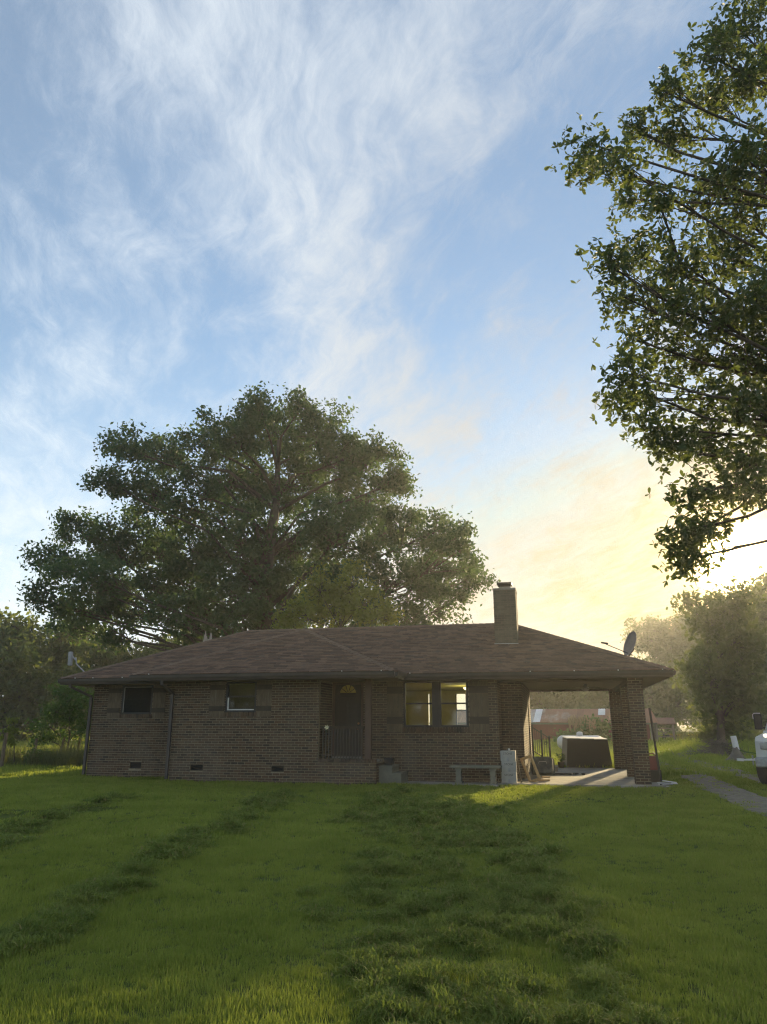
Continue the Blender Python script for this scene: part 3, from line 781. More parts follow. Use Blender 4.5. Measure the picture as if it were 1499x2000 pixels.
    for zz, r_ in ((1.50, .032), (1.36, .036)):
        mb = MB(); mb.lathe([(.02, 0), (.02, .02), (r_, .035), (r_, .055), (.012, .07)], (ds1 - .07, .03, zz), 12, Matrix.Rotation(R(90), 3, 'X')); mb.build('door_knob', M['brass'], door, True)
    # porch floor, corner post, railing
    MB().box(PO + .0, B1 - .10, DB + .10, -.005, .42, .555).build('porch_floor', M['concrete'], house)
    MB().box(-3.42, -3.25, DB + .10, DB + .26, .555, EZ - .165).build('porch_post', M['wood_post'], house)
    rl = MB(); rl.box(PO + .02, -3.44, DB + .13, DB + .22, 1.36, 1.43); rl.box(PO + .02, -3.44, DB + .155, DB + .195, .66, .70)
    rail = rl.build('porch_railing', M['wood_dark'], house)
    n = 14
    for k in range(n):
        x = PO + .09 + k * (1.24 - .16) / (n - 1)
        MB().box(x - .014, x + .014, DB + .125, DB + .153, .60, 1.36).build('baluster', M['gutter'], rail)
    # interior: rooms, back wall with a window and a slit of the back door
    f0 = .45
    MB().box(S0 + .1, -.06, .1, 6.9, f0 - .02, f0).build('inside_floor', M['floor_in'], house)
    MB().box(S0 + .1, -.06, .1, 6.9, 2.67, 2.69).build('inside_ceiling', M['plaster'], house)
    mb = MB()
    for u0, u1, a, b in core_cells(S0, .65, MBASE, WTOP, [(-2.03, -1.62, 1.40, 2.55), (-3.05, -3.00, .5, 2.56), (-.9, -.2, 1.40, 2.55)]): mb.box(u0, u1, 6.9, 7.0, a, b)
    mb.build('rear_wall', M['plaster'], house)
    mb = MB(); mb.box(-4.8, -4.7, .1, 6.9, f0, 2.67); mb.box(-.12, -.052, .1, 6.9, f0, 2.67); mb.box(S0 + .1, S0 + .2, .1, 6.9, f0, 2.67); pass
    mb.box(S0 + .2, -9.1, 3.4, 3.5, f0, 2.67)
    mb.build('inside_wall', M['plaster'], house)
    mb = MB(); mb.box(B0, PO - .12, .9, 1.0, f0, 2.67); mb.build('dark_backing', M['wood_dark'], house)  # dark sheet added so the room behind the window looks unlit
    mb = MB()
    for a, b, c_, e in ((-2.03, -1.99, 1.4, 2.55), (-1.66, -1.62, 1.4, 2.55), (-1.99, -1.66, 1.93, 1.985)): mb.box(a, b, 6.92, 6.98, c_, e)
    mb.build('rear_window_frame', M['trim_dark'], house)
    MB().box(S0, S0 + .1, .1, 6.9, MBASE, WTOP).build('end_wall', M['mortar'], house)
    MB().box(B0 + .001, B0 + .1, DB + .1, .1, MBASE, WTOP).build('return_wall', M['mortar'], house)
    # side door into the carport
    MB().box(.56, .63, 4.72, 5.58, .46, 2.44).build('side_door', M['door'], house)
    # guessed ceiling lamp, added to warm and brighten the living room
    lamp = thing('added_lamp', 'guessed ceiling lamp added to light the room behind the double window', 'lamp', HL(-1.15, 3.4, 2.665))
    mb = MB(); mb.lathe([(.03, 0), (.05, -.03), (.14, -.045), (.15, -.07), (.10, -.12), (.02, -.14)], (0, 0, 0), 16)
    m, w = new_mat('lamp_glow'); e = w.n('ShaderNodeEmission'); w.put(e, 'Color', (1, .8, .42, 1)); w.put(e, 'Strength', 1.5)
    o = w.n('ShaderNodeOutputMaterial'); w.t.links.new(e.outputs[0], o.inputs[0])
    mb.build('lamp_shade', m, lamp, True)
    ld = bpy.data.lights.new('added_lamp_light', 'POINT'); ld.energy = 13; ld.color = (1, .86, .46); ld.shadow_soft_size = .12
    lo = bpy.data.objects.new('added_lamp_light', ld); COL.objects.link(lo); lo.parent = lamp; lo.location = (0, 0, -.32)
build_openings()

# carport slab (setting) and ceiling fan
mb = MB(); mb.prism([(.06, -.55), (4.15, -.55), (4.15, 7.35), (.66, 7.35), (.66, 1.19), (.06, 1.19)], -.2, .005, 2)
slab = mb.build('carport_slab', M['slab']); slab.location = (HO.x, HO.y, 0); slab.rotation_euler = (0, 0, -HA); tag(slab, kind='structure')
mb = MB(); mb.box(-2.5, .055, -.95, -.012, -.2, -.015)
o = mb.build('concrete_apron', M['slab']); o.location = (HO.x, HO.y, 0); o.rotation_euler = (0, 0, -HA); tag(o, kind='structure')

fan = thing('ceiling_fan', 'small pale ceiling fan under the carport roof', 'fan', HL(2.5, 3.0, 2.66), -HA + .3)
mb = MB(); mb.tube([(0, 0, 0), (0, 0, -.1)], .02, 8); mb.lathe([(.05, 0), (.06, -.03), (.02, -.04)], (0, 0, 0), 12); mb.build('downrod', M['grey_paint'], fan)
mb = MB(); mb.lathe([(.04, -.08), (.11, -.10), (.12, -.16), (.06, -.19), (.02, -.2)], (0, 0, 0), 16); mb.build('motor', M['grey_paint'], fan, True)
for k in range(5):
    m_ = Matrix.Rotation(2 * math.pi * k / 5, 3, 'Z') @ Matrix.Rotation(R(12), 3, 'X')
    mb = MB(); mb.obox(m_ @ Vector((.38, 0, -.13)), (.46, .13, .012), m_); mb.build('blade', M['concrete_light'], fan)


# ------------------------------------------------------------------ things round the house
def rz(a): return Matrix.Rotation(a, 3, 'Z')
def small_things():
    # precast steps beside the porch
    st = thing('precast_steps', 'pale concrete two-tread steps beside the porch', 'steps', HL(-3.06, -.52, -.05), -HA)
    mb = MB(); mb.box(0, .36, -.45, .45, 0, .44); mb.box(.36, .60, -.45, .45, 0, .27); mb.build('step_body', M['concrete_light'], st)
    MB().box(-.01, .385, -.47, .47, .44, .475).build('tread', M['concrete_light'], st, bev=.012)
    MB().box(.352, .63, -.47, .47, .27, .305).build('tread', M['concrete_light'], st, bev=.012)
    # planter on the top tread
    pl = thing('planter', 'dark square planter with dry stems on the top concrete step', 'planter', HL(-2.90, -.42, .43), -HA)
    mb = MB(); mb.prism([(-.11, 0), (.11, 0), (.13, .17), (-.13, .17)], -.11, .11, 1); mb.build('pot', M['black_plastic'], pl, bev=.01)
    mb = MB()
    for k in range(16):
        a = rnd.uniform(0, 6.28); r_ = rnd.uniform(0, .08); h = rnd.uniform(.06, .15)
        mb.tube([(r_ * math.cos(a), r_ * math.sin(a), .15), (r_ * 1.3 * math.cos(a), r_ * 1.3 * math.sin(a), .17 + h)], [.004, .002], 4)
    mb.build('stems', M['brush'], pl)
    # bench
    bn = thing('stone_bench', 'pale concrete garden bench below the double window', 'bench', HL(-.55, -.48, -.03), -HA)
    mb = MB(); mb.prism([(-.66, .40), (.66, .40), (.68, .425), (.67, .465), (.64, .475), (-.64, .475), (-.67, .465), (-.68, .425)], -.18, .18, 1); mb.build('seat', M['concrete_light'], bn, bev=.015)
    for s_ in (-.45, .45):
        prof = [(-.09, 0), (.09, 0), (.09, .06), (.06, .09), (.075, .16), (.055, .21), (.075, .27), (.06, .33), (.09, .36), (.09, .40), (-.09, .40), (-.09, .36), (-.06, .33), (-.075, .27), (-.055, .21), (-.075, .16), (-.06, .09), (-.09, .06)]
        mb = MB(); mb.prism(prof, -.14, .14, 1); o = mb.build('pedestal', M['concrete_light'], bn); o.location = (s_, 0, 0)
    # three cartons
    for k, lab in enumerate(('bottom white carton of the stack beside the bench', 'middle white carton of the stack beside the bench', 'top white carton of the stack beside the bench')):
        c = thing('carton', lab, 'box', HL(.29 + (.0, .006, -.004)[k], -.10, .006 + k * .268), -HA + (.0, .03, -.02)[k], 'white cartons stacked by the carport')
        MB().box(-.195, .195, -.16, .16, 0, .262).build('carton_body', M['cardboard_white'], c, bev=.004)
        MB().box(-.03, .03, -.1625, -.1605, .0, .09).build('tape', M['grey_paint'], c)
        fc = bpy.data.curves.new('lettering', 'FONT'); fc.body = 'STONE'; fc.size = .075; fc.align_x = 'CENTER'; fc.extrude = .0005
        fc.materials.append(M['ink']); tmp = bpy.data.objects.new('tmp', fc); COL.objects.link(tmp); bpy.context.view_layer.update(); lm = bpy.data.meshes.new_from_object(tmp.evaluated_get(bpy.context.evaluated_depsgraph_get())); bpy.data.objects.remove(tmp); fo = bpy.data.objects.new('lettering', lm); COL.objects.link(fo); fo.parent = c; fo.location = (0, -.1625, .165); fo.rotation_euler = (R(90), 0, 0)
    mug = thing('cup', 'small white cup on the top carton of the stack', 'cup', HL(.31, -.10, .808))
    mb = MB(); mb.lathe([(.02, 0), (.028, .004), (.03, .05), (.026, .05), (.024, .01)], (0, 0, 0), 12); mb.build('cup_body', M['trim_white'], mug, True)
    # tool handle leaning by the cartons
    t = thing('tool_handle', 'bare wooden tool handle leaning beside the cartons', 'tool', HL(.60, -.12, .0), -HA)
    mb = MB(); mb.tube([(0, 0, .01), (-.05, .1, .3), (-.085, .16, .5), (-.1, .19, .6)], [.026, .022, .018, .024], 8); mb.build('shaft', M['wood_old'], t, True)
    # leaning wooden frame
    fr = thing('wooden_frame', 'bare pine frame leaning against the carport wall', 'frame', HL(.96, .12, .012), -HA)
    lean = Matrix.Rotation(R(-20), 3, 'Y') @ rz(R(52))
    L_, W_ = .68, .34
    for nm, c, sz in (('rail', (0, -W_ / 2, L_ / 2), (.06, .05, L_)), ('rail', (0, W_ / 2, L_ / 2), (.06, .05, L_)), ('rail', (0, 0, .035), (.06, W_ - .05, .07)), ('rail', (0, 0, L_ - .035), (.06, W_ - .05, .07))):
        mb = MB(); mb.obox(lean @ Vector(c), sz, lean); mb.build(nm, M['wood_light'], fr)
    # off-cuts
    for k, (s_, d_, z_, l_, a, lab) in enumerate(((1.18, .55, .03, .26, .5, 'short pine offcut lying flat beside the leaning frame'), (1.22, .58, .105, .22, .1, 'short pine offcut stacked on another beside the leaning frame'))):
        o = MB().obox((0, 0, 0), (l_, .14, .045)).build('wood_block', M['wood_light'], None, bev=.003); o.location = HL(s_, d_, z_); o.rotation_euler = (0, 0, -HA + a)
        tag(o, lab, 'wood block', 'pine offcuts in the carport')
    # dark tub tipped on its side
    tb = thing('plastic_tub', 'dark scuffed plastic tub tipped on its side in the carport', 'tub', HL(1.10, 2.9, .01), -HA)
    rot = Matrix.Rotation(R(-14), 3, 'X')
    def rring(w_, h_, r_, y, n=5):
        pts = []
        for cx, cz, a0 in ((w_ / 2 - r_, h_ / 2 - r_, 0), (-w_ / 2 + r_, h_ / 2 - r_, 90), (-w_ / 2 + r_, -h_ / 2 + r_, 180), (w_ / 2 - r_, -h_ / 2 + r_, 270)):
            for k in range(n):
                a = R(a0 + 90 * k / (n - 1)); pts.append(rot @ Vector((cx + r_ * math.cos(a), y, cz + r_ * math.sin(a))) + Vector((0, 0, .27)))
        return pts
    mb = MB(); rings = [rring(.56, .46, .1, -.16), rring(.57, .47, .1, -.15), rring(.62, .52, .1, .18), rring(.68, .56, .1, .19), rring(.68, .56, .1, .21), rring(.60, .50, .1, .21), rring(.55, .45, .1, -.12)]
    n = len(rings[0]); vs = [p for r_ in rings for p in r_]
    fs = [(i * n + k, i * n + (k + 1) % n, (i + 1) * n + (k + 1) % n, (i + 1) * n + k) for i in range(len(rings) - 1) for k in range(n)] + [tuple(range(n - 1, -1, -1)), tuple((len(rings) - 1) * n + k for k in range(n))]
    mb.add(vs, fs); mb.build('tub_shell', M['tub'], tb)
    mb = MB(); mb.tube([rot @ Vector((-.12, -.165, 0)) + Vector((0, 0, .3)), rot @ Vector((-.10, -.2, .05)) + Vector((0, 0, .3)), rot @ Vector((.10, -.2, .05)) + Vector((0, 0, .3)), rot @ Vector((.12, -.165, 0)) + Vector((0, 0, .3))], .012, 6); mb.build('handle', M['grey_paint'], tb)
    # stair railing by the side door
    rl = thing('stair_railing', 'black iron railing sloping down by the side door', 'railing', HL(.72, 6.0, .0), -HA)
    MB().box(-.06, .5, -1.1, .0, 0, .3).build('step', M['concrete'], rl); MB().box(.5, .8, -1.1, .0, 0, .15).build('step', M['concrete'], rl)
    for x, z0, z1 in ((0, .3, 1.45), (.30, .3, 1.28), (.56, .15, 1.10)): MB().box(x - .03, x + .03, -.06, .0, z0, z1).build('post', M['iron'], rl)
    mb = MB(); mb.bar((-.03, -.03, 1.40), (.56, -.03, 1.02), .05, .035); mb.build('top_rail', M['iron'], rl)
    mb = MB(); mb.bar((0, -.03, .60), (.56, -.03, .26), .03, .03); mb.build('bottom_rail', M['iron'], rl)
    for x in (.08, .15, .22, .38, .46):
        MB().box(x - .008, x + .008, -.038, -.022, .60 - .6 * x, 1.38 - .64 * x).build('baluster', M['iron'], rl)
    mb = MB(); mb.tube([(.44 + .07 * math.cos(a) * (1 - a / 14), -.03, .85 + .07 * math.sin(a) * (1 - a / 14)) for a in np.linspace(0, 9, 22)], .008, 5); mb.build('scroll', M['iron'], rl)
    # low dark box (storm shelter) behind the slab
    p = HL(2.60, 7.42, -.06)
    bx = thing('storm_shelter', 'low dark shelter with sloping sides and three lid panels painted pale as if sunlit', 'shelter', p, -HA + .13)
    w0, w1, h = .80, .70, 1.02
    mb = MB(); mb.add([(-w0, 0, 0), (w0, 0, 0), (w0, 1.5, 0), (-w0, 1.5, 0), (-w1, .12, h), (w1, .12, h), (w1, 1.4, h + .04), (-w1, 1.4, h + .04)], [(0, 3, 2, 1), (4, 5, 6, 7), (0, 1, 5, 4), (1, 2, 6, 5), (2, 3, 7, 6), (3, 0, 4, 7)]); mb.build('shelter_body', M['dark_green'], bx)
    for k in range(3):
        a = -w1 - .01 + k * (2 * w1 + .02) / 3
        MB().obox((a + (2 * w1 + .02) / 6, .76, h + .045 - k * .012), ((2 * w1) / 3 - .004, 1.30, .025), Matrix.Rotation(R(1.8), 3, 'X')).build('lid_panel', M['panel_white'], bx)  # sunlight on the shelter top is put into the pale panel colour
    # potted plant
    pp = thing('potted_plant', 'dark wilted plant in a black pot at the rear slab edge', 'plant', HL(1.62, 7.2, .0))
    mb = MB(); mb.lathe([(.09, 0), (.13, .2), (.14, .2), (.12, .17)], (0, 0, 0), 12); mb.build('pot', M['black_plastic'], pp, True)
    mb = MB()
    for k in range(46):
        a = rnd.uniform(0, 6.28); h = rnd.uniform(.08, .3); r_ = rnd.uniform(.03, .2)
        c = Vector((r_ * math.cos(a), r_ * math.sin(a), .18 + h)); m_ = Euler((rnd.uniform(-1, 1), rnd.uniform(-1, 1), a)).to_matrix()
        mb.add([c + m_ @ Vector(q) for q in ((-.05, 0, 0), (0, -.025, .01), (.06, 0, -.01), (0, .025, .01))], [(0, 1, 2, 3)])
        mb.tube([(0, 0, .17), (c.x * .6, c.y * .6, .17 + h * .6), c], [.004, .003, .002], 3)
    mb.build('foliage', M['oak_leaf'], pp)
    # bits on the slab
    o = MB().obox((0, 0, .03), (.62, .10, .05)).build('floor_bar', M['iron'], None, bev=.004); o.location = HL(1.62, 3.2, .006); o.rotation_euler = (0, 0, -HA); tag(o, 'long dark bar lying on the carport slab', 'bar')
    for s_, d_, a, lab in ((2.02, 3.5, .3, 'left black work glove lying on the carport slab'), (2.28, 3.4, 1.2, 'right black work glove lying on the carport slab')):
        g = thing('work_glove', lab, 'glove', HL(s_, d_, .006), a)
        mb = MB(); mb.obox((0, 0, .025), (.11, .10, .05)); mb.build('palm', M['black_plastic'], g, bev=.018)
        for k in range(4): mb = MB(); mb.tube([(.04, -.037 + k * .025, .025), (.09, -.04 + k * .027, .035), (.12 - abs(k - 1.5) * .01, -.042 + k * .028, .02)], [.013, .012, .009], 6); mb.build('finger', M['black_plastic'], g, True)
        mb = MB(); mb.tube([(0, .045, .02), (.03, .075, .025), (.055, .085, .02)], [.014, .012, .009], 6); mb.build('thumb', M['black_plastic'], g, True)
    # plank leaning on the front pillar, red can behind, scraps at its foot
    pk = MB(); pk.bar((.16, -.03, 0), (.05, .0, 1.92), .12, .04); o = pk.build('leaning_plank', M['wood_dark']); o.location = HL(3.93, -.10, -.03); o.rotation_euler = (0, 0, -HA); tag(o, 'long dark plank leaning on the front carport pillar', 'plank')
    rc = thing('fuel_can', 'red plastic fuel can behind the front carport pillar', 'can', HL(4.03, 1.0, .0), -HA)
    MB().box(-.16, .16, -.1, .1, .30, .66).build('can_body', M['red_plastic'], rc, bev=.03); mb = MB(); mb.tube([(-.08, 0, .66), (-.08, 0, .72), (.06, 0, .72), (.1, 0, .66)], .014, 6); mb.build('handle', M['red_plastic'], rc); mb = MB(); mb.tube([(.1, 0, .65), (.15, 0, .70)], [.03, .025], 8); mb.build('spout', M['black_plastic'], rc)
    MB().box(-.2, .2, -.15, .15, 0, .30).build('crate_stand', M['wood_dark'], rc)
    sc = thing('scrap_heap', 'small heap of grey scrap boards beside the front pillar', 'scrap', HL(4.25, -.25, -.04), -HA)
    for k in range(7):
        mb = MB(); mb.obox((rnd.uniform(-.1, .15), rnd.uniform(-.15, .15), .02 + .018 * k), (rnd.uniform(.25, .5), rnd.uniform(.05, .14), .015), Euler((rnd.uniform(-.1, .1), rnd.uniform(-.15, .15), rnd.uniform(-.6, .6))).to_matrix()); mb.build('scrap_board', M['grey_paint'] if k % 2 else M['trim_white'], sc)
    # flower tied to the porch railing
    fl = thing('flower', 'pale yellow flower tied to the left end of the porch railing', 'flower', HL(-4.48, DB + .1, 1.40))
    mb = MB(); mb.tube([(0, .02, -.12), (0, 0, 0)], .006, 5); mb.build('stem', M['willow_leaf'], fl)
    for k in range(6):
        a = k * math.pi / 3 + .2; u_ = Vector((math.cos(a), -.25, math.sin(a))); s2 = Vector((-math.sin(a), 0, math.cos(a)))
        mb = MB(); mb.add([Vector((0, 0, 0)), u_ * .04 + s2 * .018, u_ * .075, u_ * .04 - s2 * .018], [(0, 1, 2, 3)]); mb.build('petal', M['petal'], fl)
    # dish antenna on the right hip
    s_, z_ = hs(1234, 1258, 2.2)
    ds = thing('satellite_dish', 'grey satellite dish on the right end of the house roof', 'satellite dish', HL(3.75, 2.2, EZ + SL * (RS1 - 3.75) + .03))
    zb = 0.0; cz = z_ - ds.location.z
    ax = Vector((-.93, -.12, .34)).normalized(); m_ = ax.to_track_quat('Z', 'Y').to_matrix(); dc = Vector(HL(s_, 2.2, z_)) - Vector(ds.location)
    mb = MB(); prof = []
    for r_ in np.linspace(.02, .38, 7): prof.append((r_, .30 * r_ * r_ * 1.2))
    prof += [(.385, .06), (.375, .045)] + [(r_, .30 * r_ * r_ * 1.2 - .012) for r_ in np.linspace(.36, .02, 6)]
    mb.lathe(prof, dc, 28, m_); mb.build('reflector', M['dish'], ds, True)
    mb = MB(); mb.tube([(0, 0, -.05), (0, 0, .18), dc - ax * .06 + Vector((0, 0, -.12)), dc - ax * .03], [.025, .025, .022, .03], 8); mb.build('mast', M['iron'], ds)
    foot = dc + m_ @ Vector((0, -.36, .06)); lp = Vector(HL(*[hs(1181, 1257, 2.0)[0], 2.0, hs(1181, 1257, 2.0)[1]])) - Vector(ds.location)
    mb = MB(); mb.tube([dc + Vector((.02, 0, -.33)), lp], .012, 6); mb.build('feed_arm', M['iron'], ds)
    mb = MB(); mb.bar(lp + Vector((-.1, 0, .03)), lp + Vector((.11, 0, -.0)), .05, .05); mb.build('feed_horn', M['iron'], ds, bev=.01)
    # old antenna on the left hip: flat panel on a bent mast
    a0 = hs(164, 1311, .4); a1 = hs(150, 1297, .4); a2 = hs(148.5, 1284, .4); pt = hs(139, 1273, .4); pb = hs(137, 1300, .4)
    an = thing('panel_antenna', 'narrow grey panel antenna on a bent mast at the left roof corner', 'antenna', HL(a0[0], .4, a0[1] - .12), -HA)
    q = lambda a: Vector((a[0] - a0[0], 0, a[1] - a0[1] + .12))
    mb = MB(); mb.tube([q(a0) - Vector((-.12, 0, .12)), q(a0), q(a1), q(a2)], .022, 8); mb.build('mast', M['grey_paint'], an, True)
    mb = MB(); mb.bar(q(pb), q(pt), .11, .12); mb.build('panel', M['grey_paint'], an, bev=.02)
    mb = MB(); mb.bar(q(a2) - Vector((0, 0, .08)), (q(pt) + q(pb)) / 2 + Vector((.03, 0, .12)), .03, .03); mb.build('bracket', M['grey_paint'], an)
small_things()

# ------------------------------------------------------------------ yard behind
def yard_things():
    p = gp(1135, 1470); tk = thing('propane_tank', 'white horizontal propane tank with domed lid on the grass behind the carport', 'tank', (p.x, p.y, p.z), -.05)
    L_, r_ = 1.05, .36; prof = [(.02, -L_ - .22), (.2, -L_ - .18), (.31, -L_ - .08), (r_, -L_ + .02), (r_, L_ - .02), (.31, L_ + .08), (.2, L_ + .18), (.02, L_ + .22)]
    mb = MB(); mb.lathe(prof, (0, 0, .56), 24, Matrix.Rotation(R(90), 3, 'Y')); mb.build('tank_shell', M['tank'], tk, True)
    mb = MB(); mb.lathe([(.17, .88), (.18, 1.0), (.15, 1.10), (.05, 1.13)], (0, 0, 0), 16); mb.build('valve_dome', M['tank'], tk, True)
    for x in (-.7, .7): MB().box(x - .05, x + .05, -.26, .26, -.05, .26).build('saddle', M['concrete'], tk)
    # long low barn
    bl = at(985, 1443, 70); br = at(1281, 1443, 66); ang = math.atan2(br.y - bl.y, br.x - bl.x); L_ = (Vector((br.x, br.y)) - Vector((bl.x - 3, bl.y))).length + 4
    bz = float(gz(br.x, br.y)) - .15
    bn = thing('barn', 'long low red barn with a rusty sheet roof beyond the carport', 'barn', (br.x, br.y, bz), ang)
    eh, rh, dp = 1.78, 2.95, 5.2
    mb = MB(); mb.box(-L_, -.4, 0.0, dp, 0, eh); mb.build('wall', M['barn_red'], bn)
    for k in range(int(L_ / .3)):
        if k % 3 == 0: MB().box(-L_ + k * .3, -L_ + k * .3 + .07, -.03, .0, 0, eh - .02).build('batten', M['barn_red'], bn)
    MB().box(-L_, .25, -.28, -.20, eh - .16, eh - .02).build('eave_board', M['concrete_light'], bn)
    for x in (-.35, .1): MB().box(x, x + .12, -.18, -.06, 0, eh - .1).build('post', M['bark_pale'], bn)
    n = int((L_ + .6) / .62); rf = MB(); rf.add([(-L_, -.3, eh), (.35, -.3, eh), (-.15, dp / 2, rh), (-L_, dp / 2, rh), (-L_, dp + .3, eh), (.35, dp + .3, eh)], [(0, 1, 2, 3), (3, 2, 5, 4)])
    rfo = rf.build('roof', M['rust_roof'], bn)
    for k in range(n):
        x0 = .34 - (k + 1) * .62; x1 = x0 + .61; wh = k in (7, 16)
        for t0, t1 in ((0, .52), (.48, 1)):
            y0 = -.34 + t0 * (dp / 2 + .34); y1 = -.34 + t1 * (dp / 2 + .34); z0 = eh + .03 + t0 * (rh - eh) + (.03 if t0 else 0) + rnd.uniform(-.01, .02); z1 = eh + .035 + t1 * (rh - eh)
            sh = -.5 * t1 if k == 0 else 0; sh0 = -.5 * t0 if k == 0 else 0
            vs = []
            for j in range(7):
                f = j / 6; b = .018 * (j % 2)
                vs += [(x0 + (x1 - x0 + sh0) * f, y0, z0 + b), (x0 + (x1 - x0 + sh) * f, y1, z1 + b)]
            mb = MB(); mb.add(vs, [(2 * j, 2 * j + 2, 2 * j + 3, 2 * j + 1) for j in range(6)]); mb.build('roof_sheet', M['panel_white'] if (wh and (t0 or k == 16)) else M['rust_roof'], rfo)
    # open shed frame beside it
    q = at(1300, 1443, 67); fs_ = thing('shed_frame', 'small weathered open shed frame right of the barn', 'shed', (q.x, q.y, bz), ang)
    for x in (-.75, .75):
        for y in (0, 1.6): MB().box(x - .06, x + .06, y - .06, y + .06, 0, 1.62).build('post', M['bark_pale'], fs_)
    for z in (.55, 1.25): MB().box(-.75, .75, -.07, -.01, z, z + .09).build('rail', M['bark_pale'], fs_)
    for a, b in (((-.7, -.05, .6), (.7, -.05, 1.25)), ((-.7, -.09, 1.25), (.7, -.09, .6))): mb = MB(); mb.bar(a, b, .05, .06); mb.build('brace', M['bark_pale'], fs_)
    mb = MB(); mb.add([(-.95, -.3, 1.62), (.95, -.3, 1.62), (.95, 1.9, 2.15), (-.95, 1.9, 2.15), (-.95, -.3, 1.68), (.95, -.3, 1.68), (.95, 1.9, 2.21), (-.95, 1.9, 2.21)], [(0, 3, 2, 1), (4, 5, 6, 7), (0, 1, 5, 4), (1, 2, 6, 5), (2, 3, 7, 6), (3, 0, 4, 7)]); mb.build('roof', M['rust_roof'], fs_)
    # yellow implement
    q = gp(1345, 1447); im = thing('farm_implement', 'yellow and black wheeled farm implement near the far trees', 'farm implement', (q.x, q.y, q.z), -.15)
    mb = MB(); mb.bar((-2.2, 0, .45), (2.0, 0, .45), .14, .14); mb.bar((-1.6, .6, .45), (1.4, .6, .45), .12, .12); mb.bar((-1.0, 0, .45), (-1.0, .6, .45), .1, .1); mb.bar((1.0, 0, .45), (1.0, .6, .45), .1, .1); mb.bar((1.0, 0, .5), (2.2, -.3, .75), .09, .09); mb.build('frame', M['iron'], im)
    for x, w_ in ((-1.35, .55), (-.75, .4), (.45, .8)): MB().box(x - w_ / 2, x + w_ / 2, -.25, .1, .22, .62).build('yellow_guard', M['yellow'], im, bev=.03)
    mb = MB(); mb.bar((.1, -.15, .95), (.6, -.15, .62), .06, .06); mb.build('lever', M['panel_white'], im)
    for x in (-2.1, -.2, 1.15, 2.0): mb = MB(); mb.lathe([(.3, -.07), (.36, -.04), (.36, .04), (.3, .07)], (x, .1, .32), 16, Matrix.Rotation(R(90), 3, 'Y')); mb.build('wheel', M['rubber'], im)
    # brush pile
    q = gp(1408, 1478); br_ = MB()
    for k in range(420):
        a = rnd.uniform(0, 6.28); r0 = abs(rnd.gauss(0, .75)); c = Vector((r0 * math.cos(a) * 1.25, r0 * math.sin(a) * .7, 0)); top = .75 * math.exp(-(r0 / .95) ** 2)
        c.z = rnd.uniform(0, top + .04); d = Vector((rnd.gauss(0, 1), rnd.gauss(0, 1), rnd.gauss(0, .35))).normalized() * rnd.uniform(.2, .55)
        br_.tube([c - d, c + Vector((0, 0, rnd.uniform(-.03, .06))), c + d], [rnd.uniform(.006, .018), .012, .005], 4, False)
    o = br_.build('brush_pile', M['brush']); o.location = q; tag(o, 'grey pile of cut brush beside the gravel drive', 'brush pile')
    # stump with white pipe
    q = gp(1441, 1490); sp = thing('tree_stump', 'grey flared tree stump on the grass by the drive', 'stump', (q.x, q.y, q.z - .02))
    mb = MB(); n = 22; rings = [(.55, 0), (.42, .08), (.28, .22), (.18, .38), (.12, .56), (.09, .62)]; vs = []
    for i, (r_, h) in enumerate(rings):
        for k in range(n):
            a = 2 * math.pi * k / n; f = 1 + (.35 * math.cos(5 * a + 1) + .12 * math.sin(9 * a)) * (1 - i / 6); vs.append((r_ * f * math.cos(a), r_ * f * math.sin(a), h + .03 * math.sin(3 * a) * (i > 3)))
    mb.add(vs, [(i * n + k, i * n + (k + 1) % n, (i + 1) * n + (k + 1) % n, (i + 1) * n + k) for i in range(len(rings) - 1) for k in range(n)] + [tuple((len(rings) - 1) * n + k for k in range(n))]); mb.build('stump_wood', M['brush'], sp, True)
    pp = MB(); pp.tube([(.05, .05, .48), (.02, .05, .75), (-.02, .05, 1.05)], [.12, .12, .115], 14); o = pp.build('white_pipe', M['panel_white'], None); o.location = (q.x, q.y, q.z); tag(o, 'short white plastic pipe standing on the grey stump', 'pipe')
    hose = MB(); a = Vector((q.x + .1, q.y, q.z + .5)); b = onz(1477, 1472, .55); b = Vector((q.x + .85, q.y - .4, q.z + .36))
    hose.tube([a, a.lerp(b, .5) + Vector((0, 0, -.02)), b], .02, 6); o = hose.build('pole', M['willow_leaf']); tag(o, 'thin green pole sloping from the stump towards the truck', 'pole')
    # trailer with A-frame tongue
    q = gp(1449, 1499); tr = thing('utility_trailer', 'white utility trailer with a pointed tongue behind the truck', 'trailer', (q.x, q.y, q.z), 0)
    for y in (-.55, .55): mb = MB(); mb.bar((0, 0, .26), (1.15, y, .28), .04, .05); mb.build('tongue_arm', M['panel_white'], tr)
    mb = MB(); mb.bar((-.12, 0, .27), (.1, 0, .26), .1, .09); mb.build('coupler', M['panel_white'], tr)
    mb = MB(); mb.tube([(.45, 0, .0), (.45, 0, .42)], .03, 8); mb.build('jack', M['steel'], tr)
    MB().box(1.15, 4.2, -.75, .75, .28, .36).build('bed', M['wood_old'], tr)
    for y in (-.75, .72): MB().box(1.15, 4.2, y, y + .03, .36, .65).build('side_rail', M['panel_white'], tr)
    for y in (-.86, .86): mb = MB(); mb.lathe([(.2, -.08), (.3, -.06), (.3, .06), (.2, .08)], (2.8, y, .28), 16, Matrix.Rotation(R(90), 3, 'X')); mb.build('wheel', M['rubber'], tr)
yard_things()

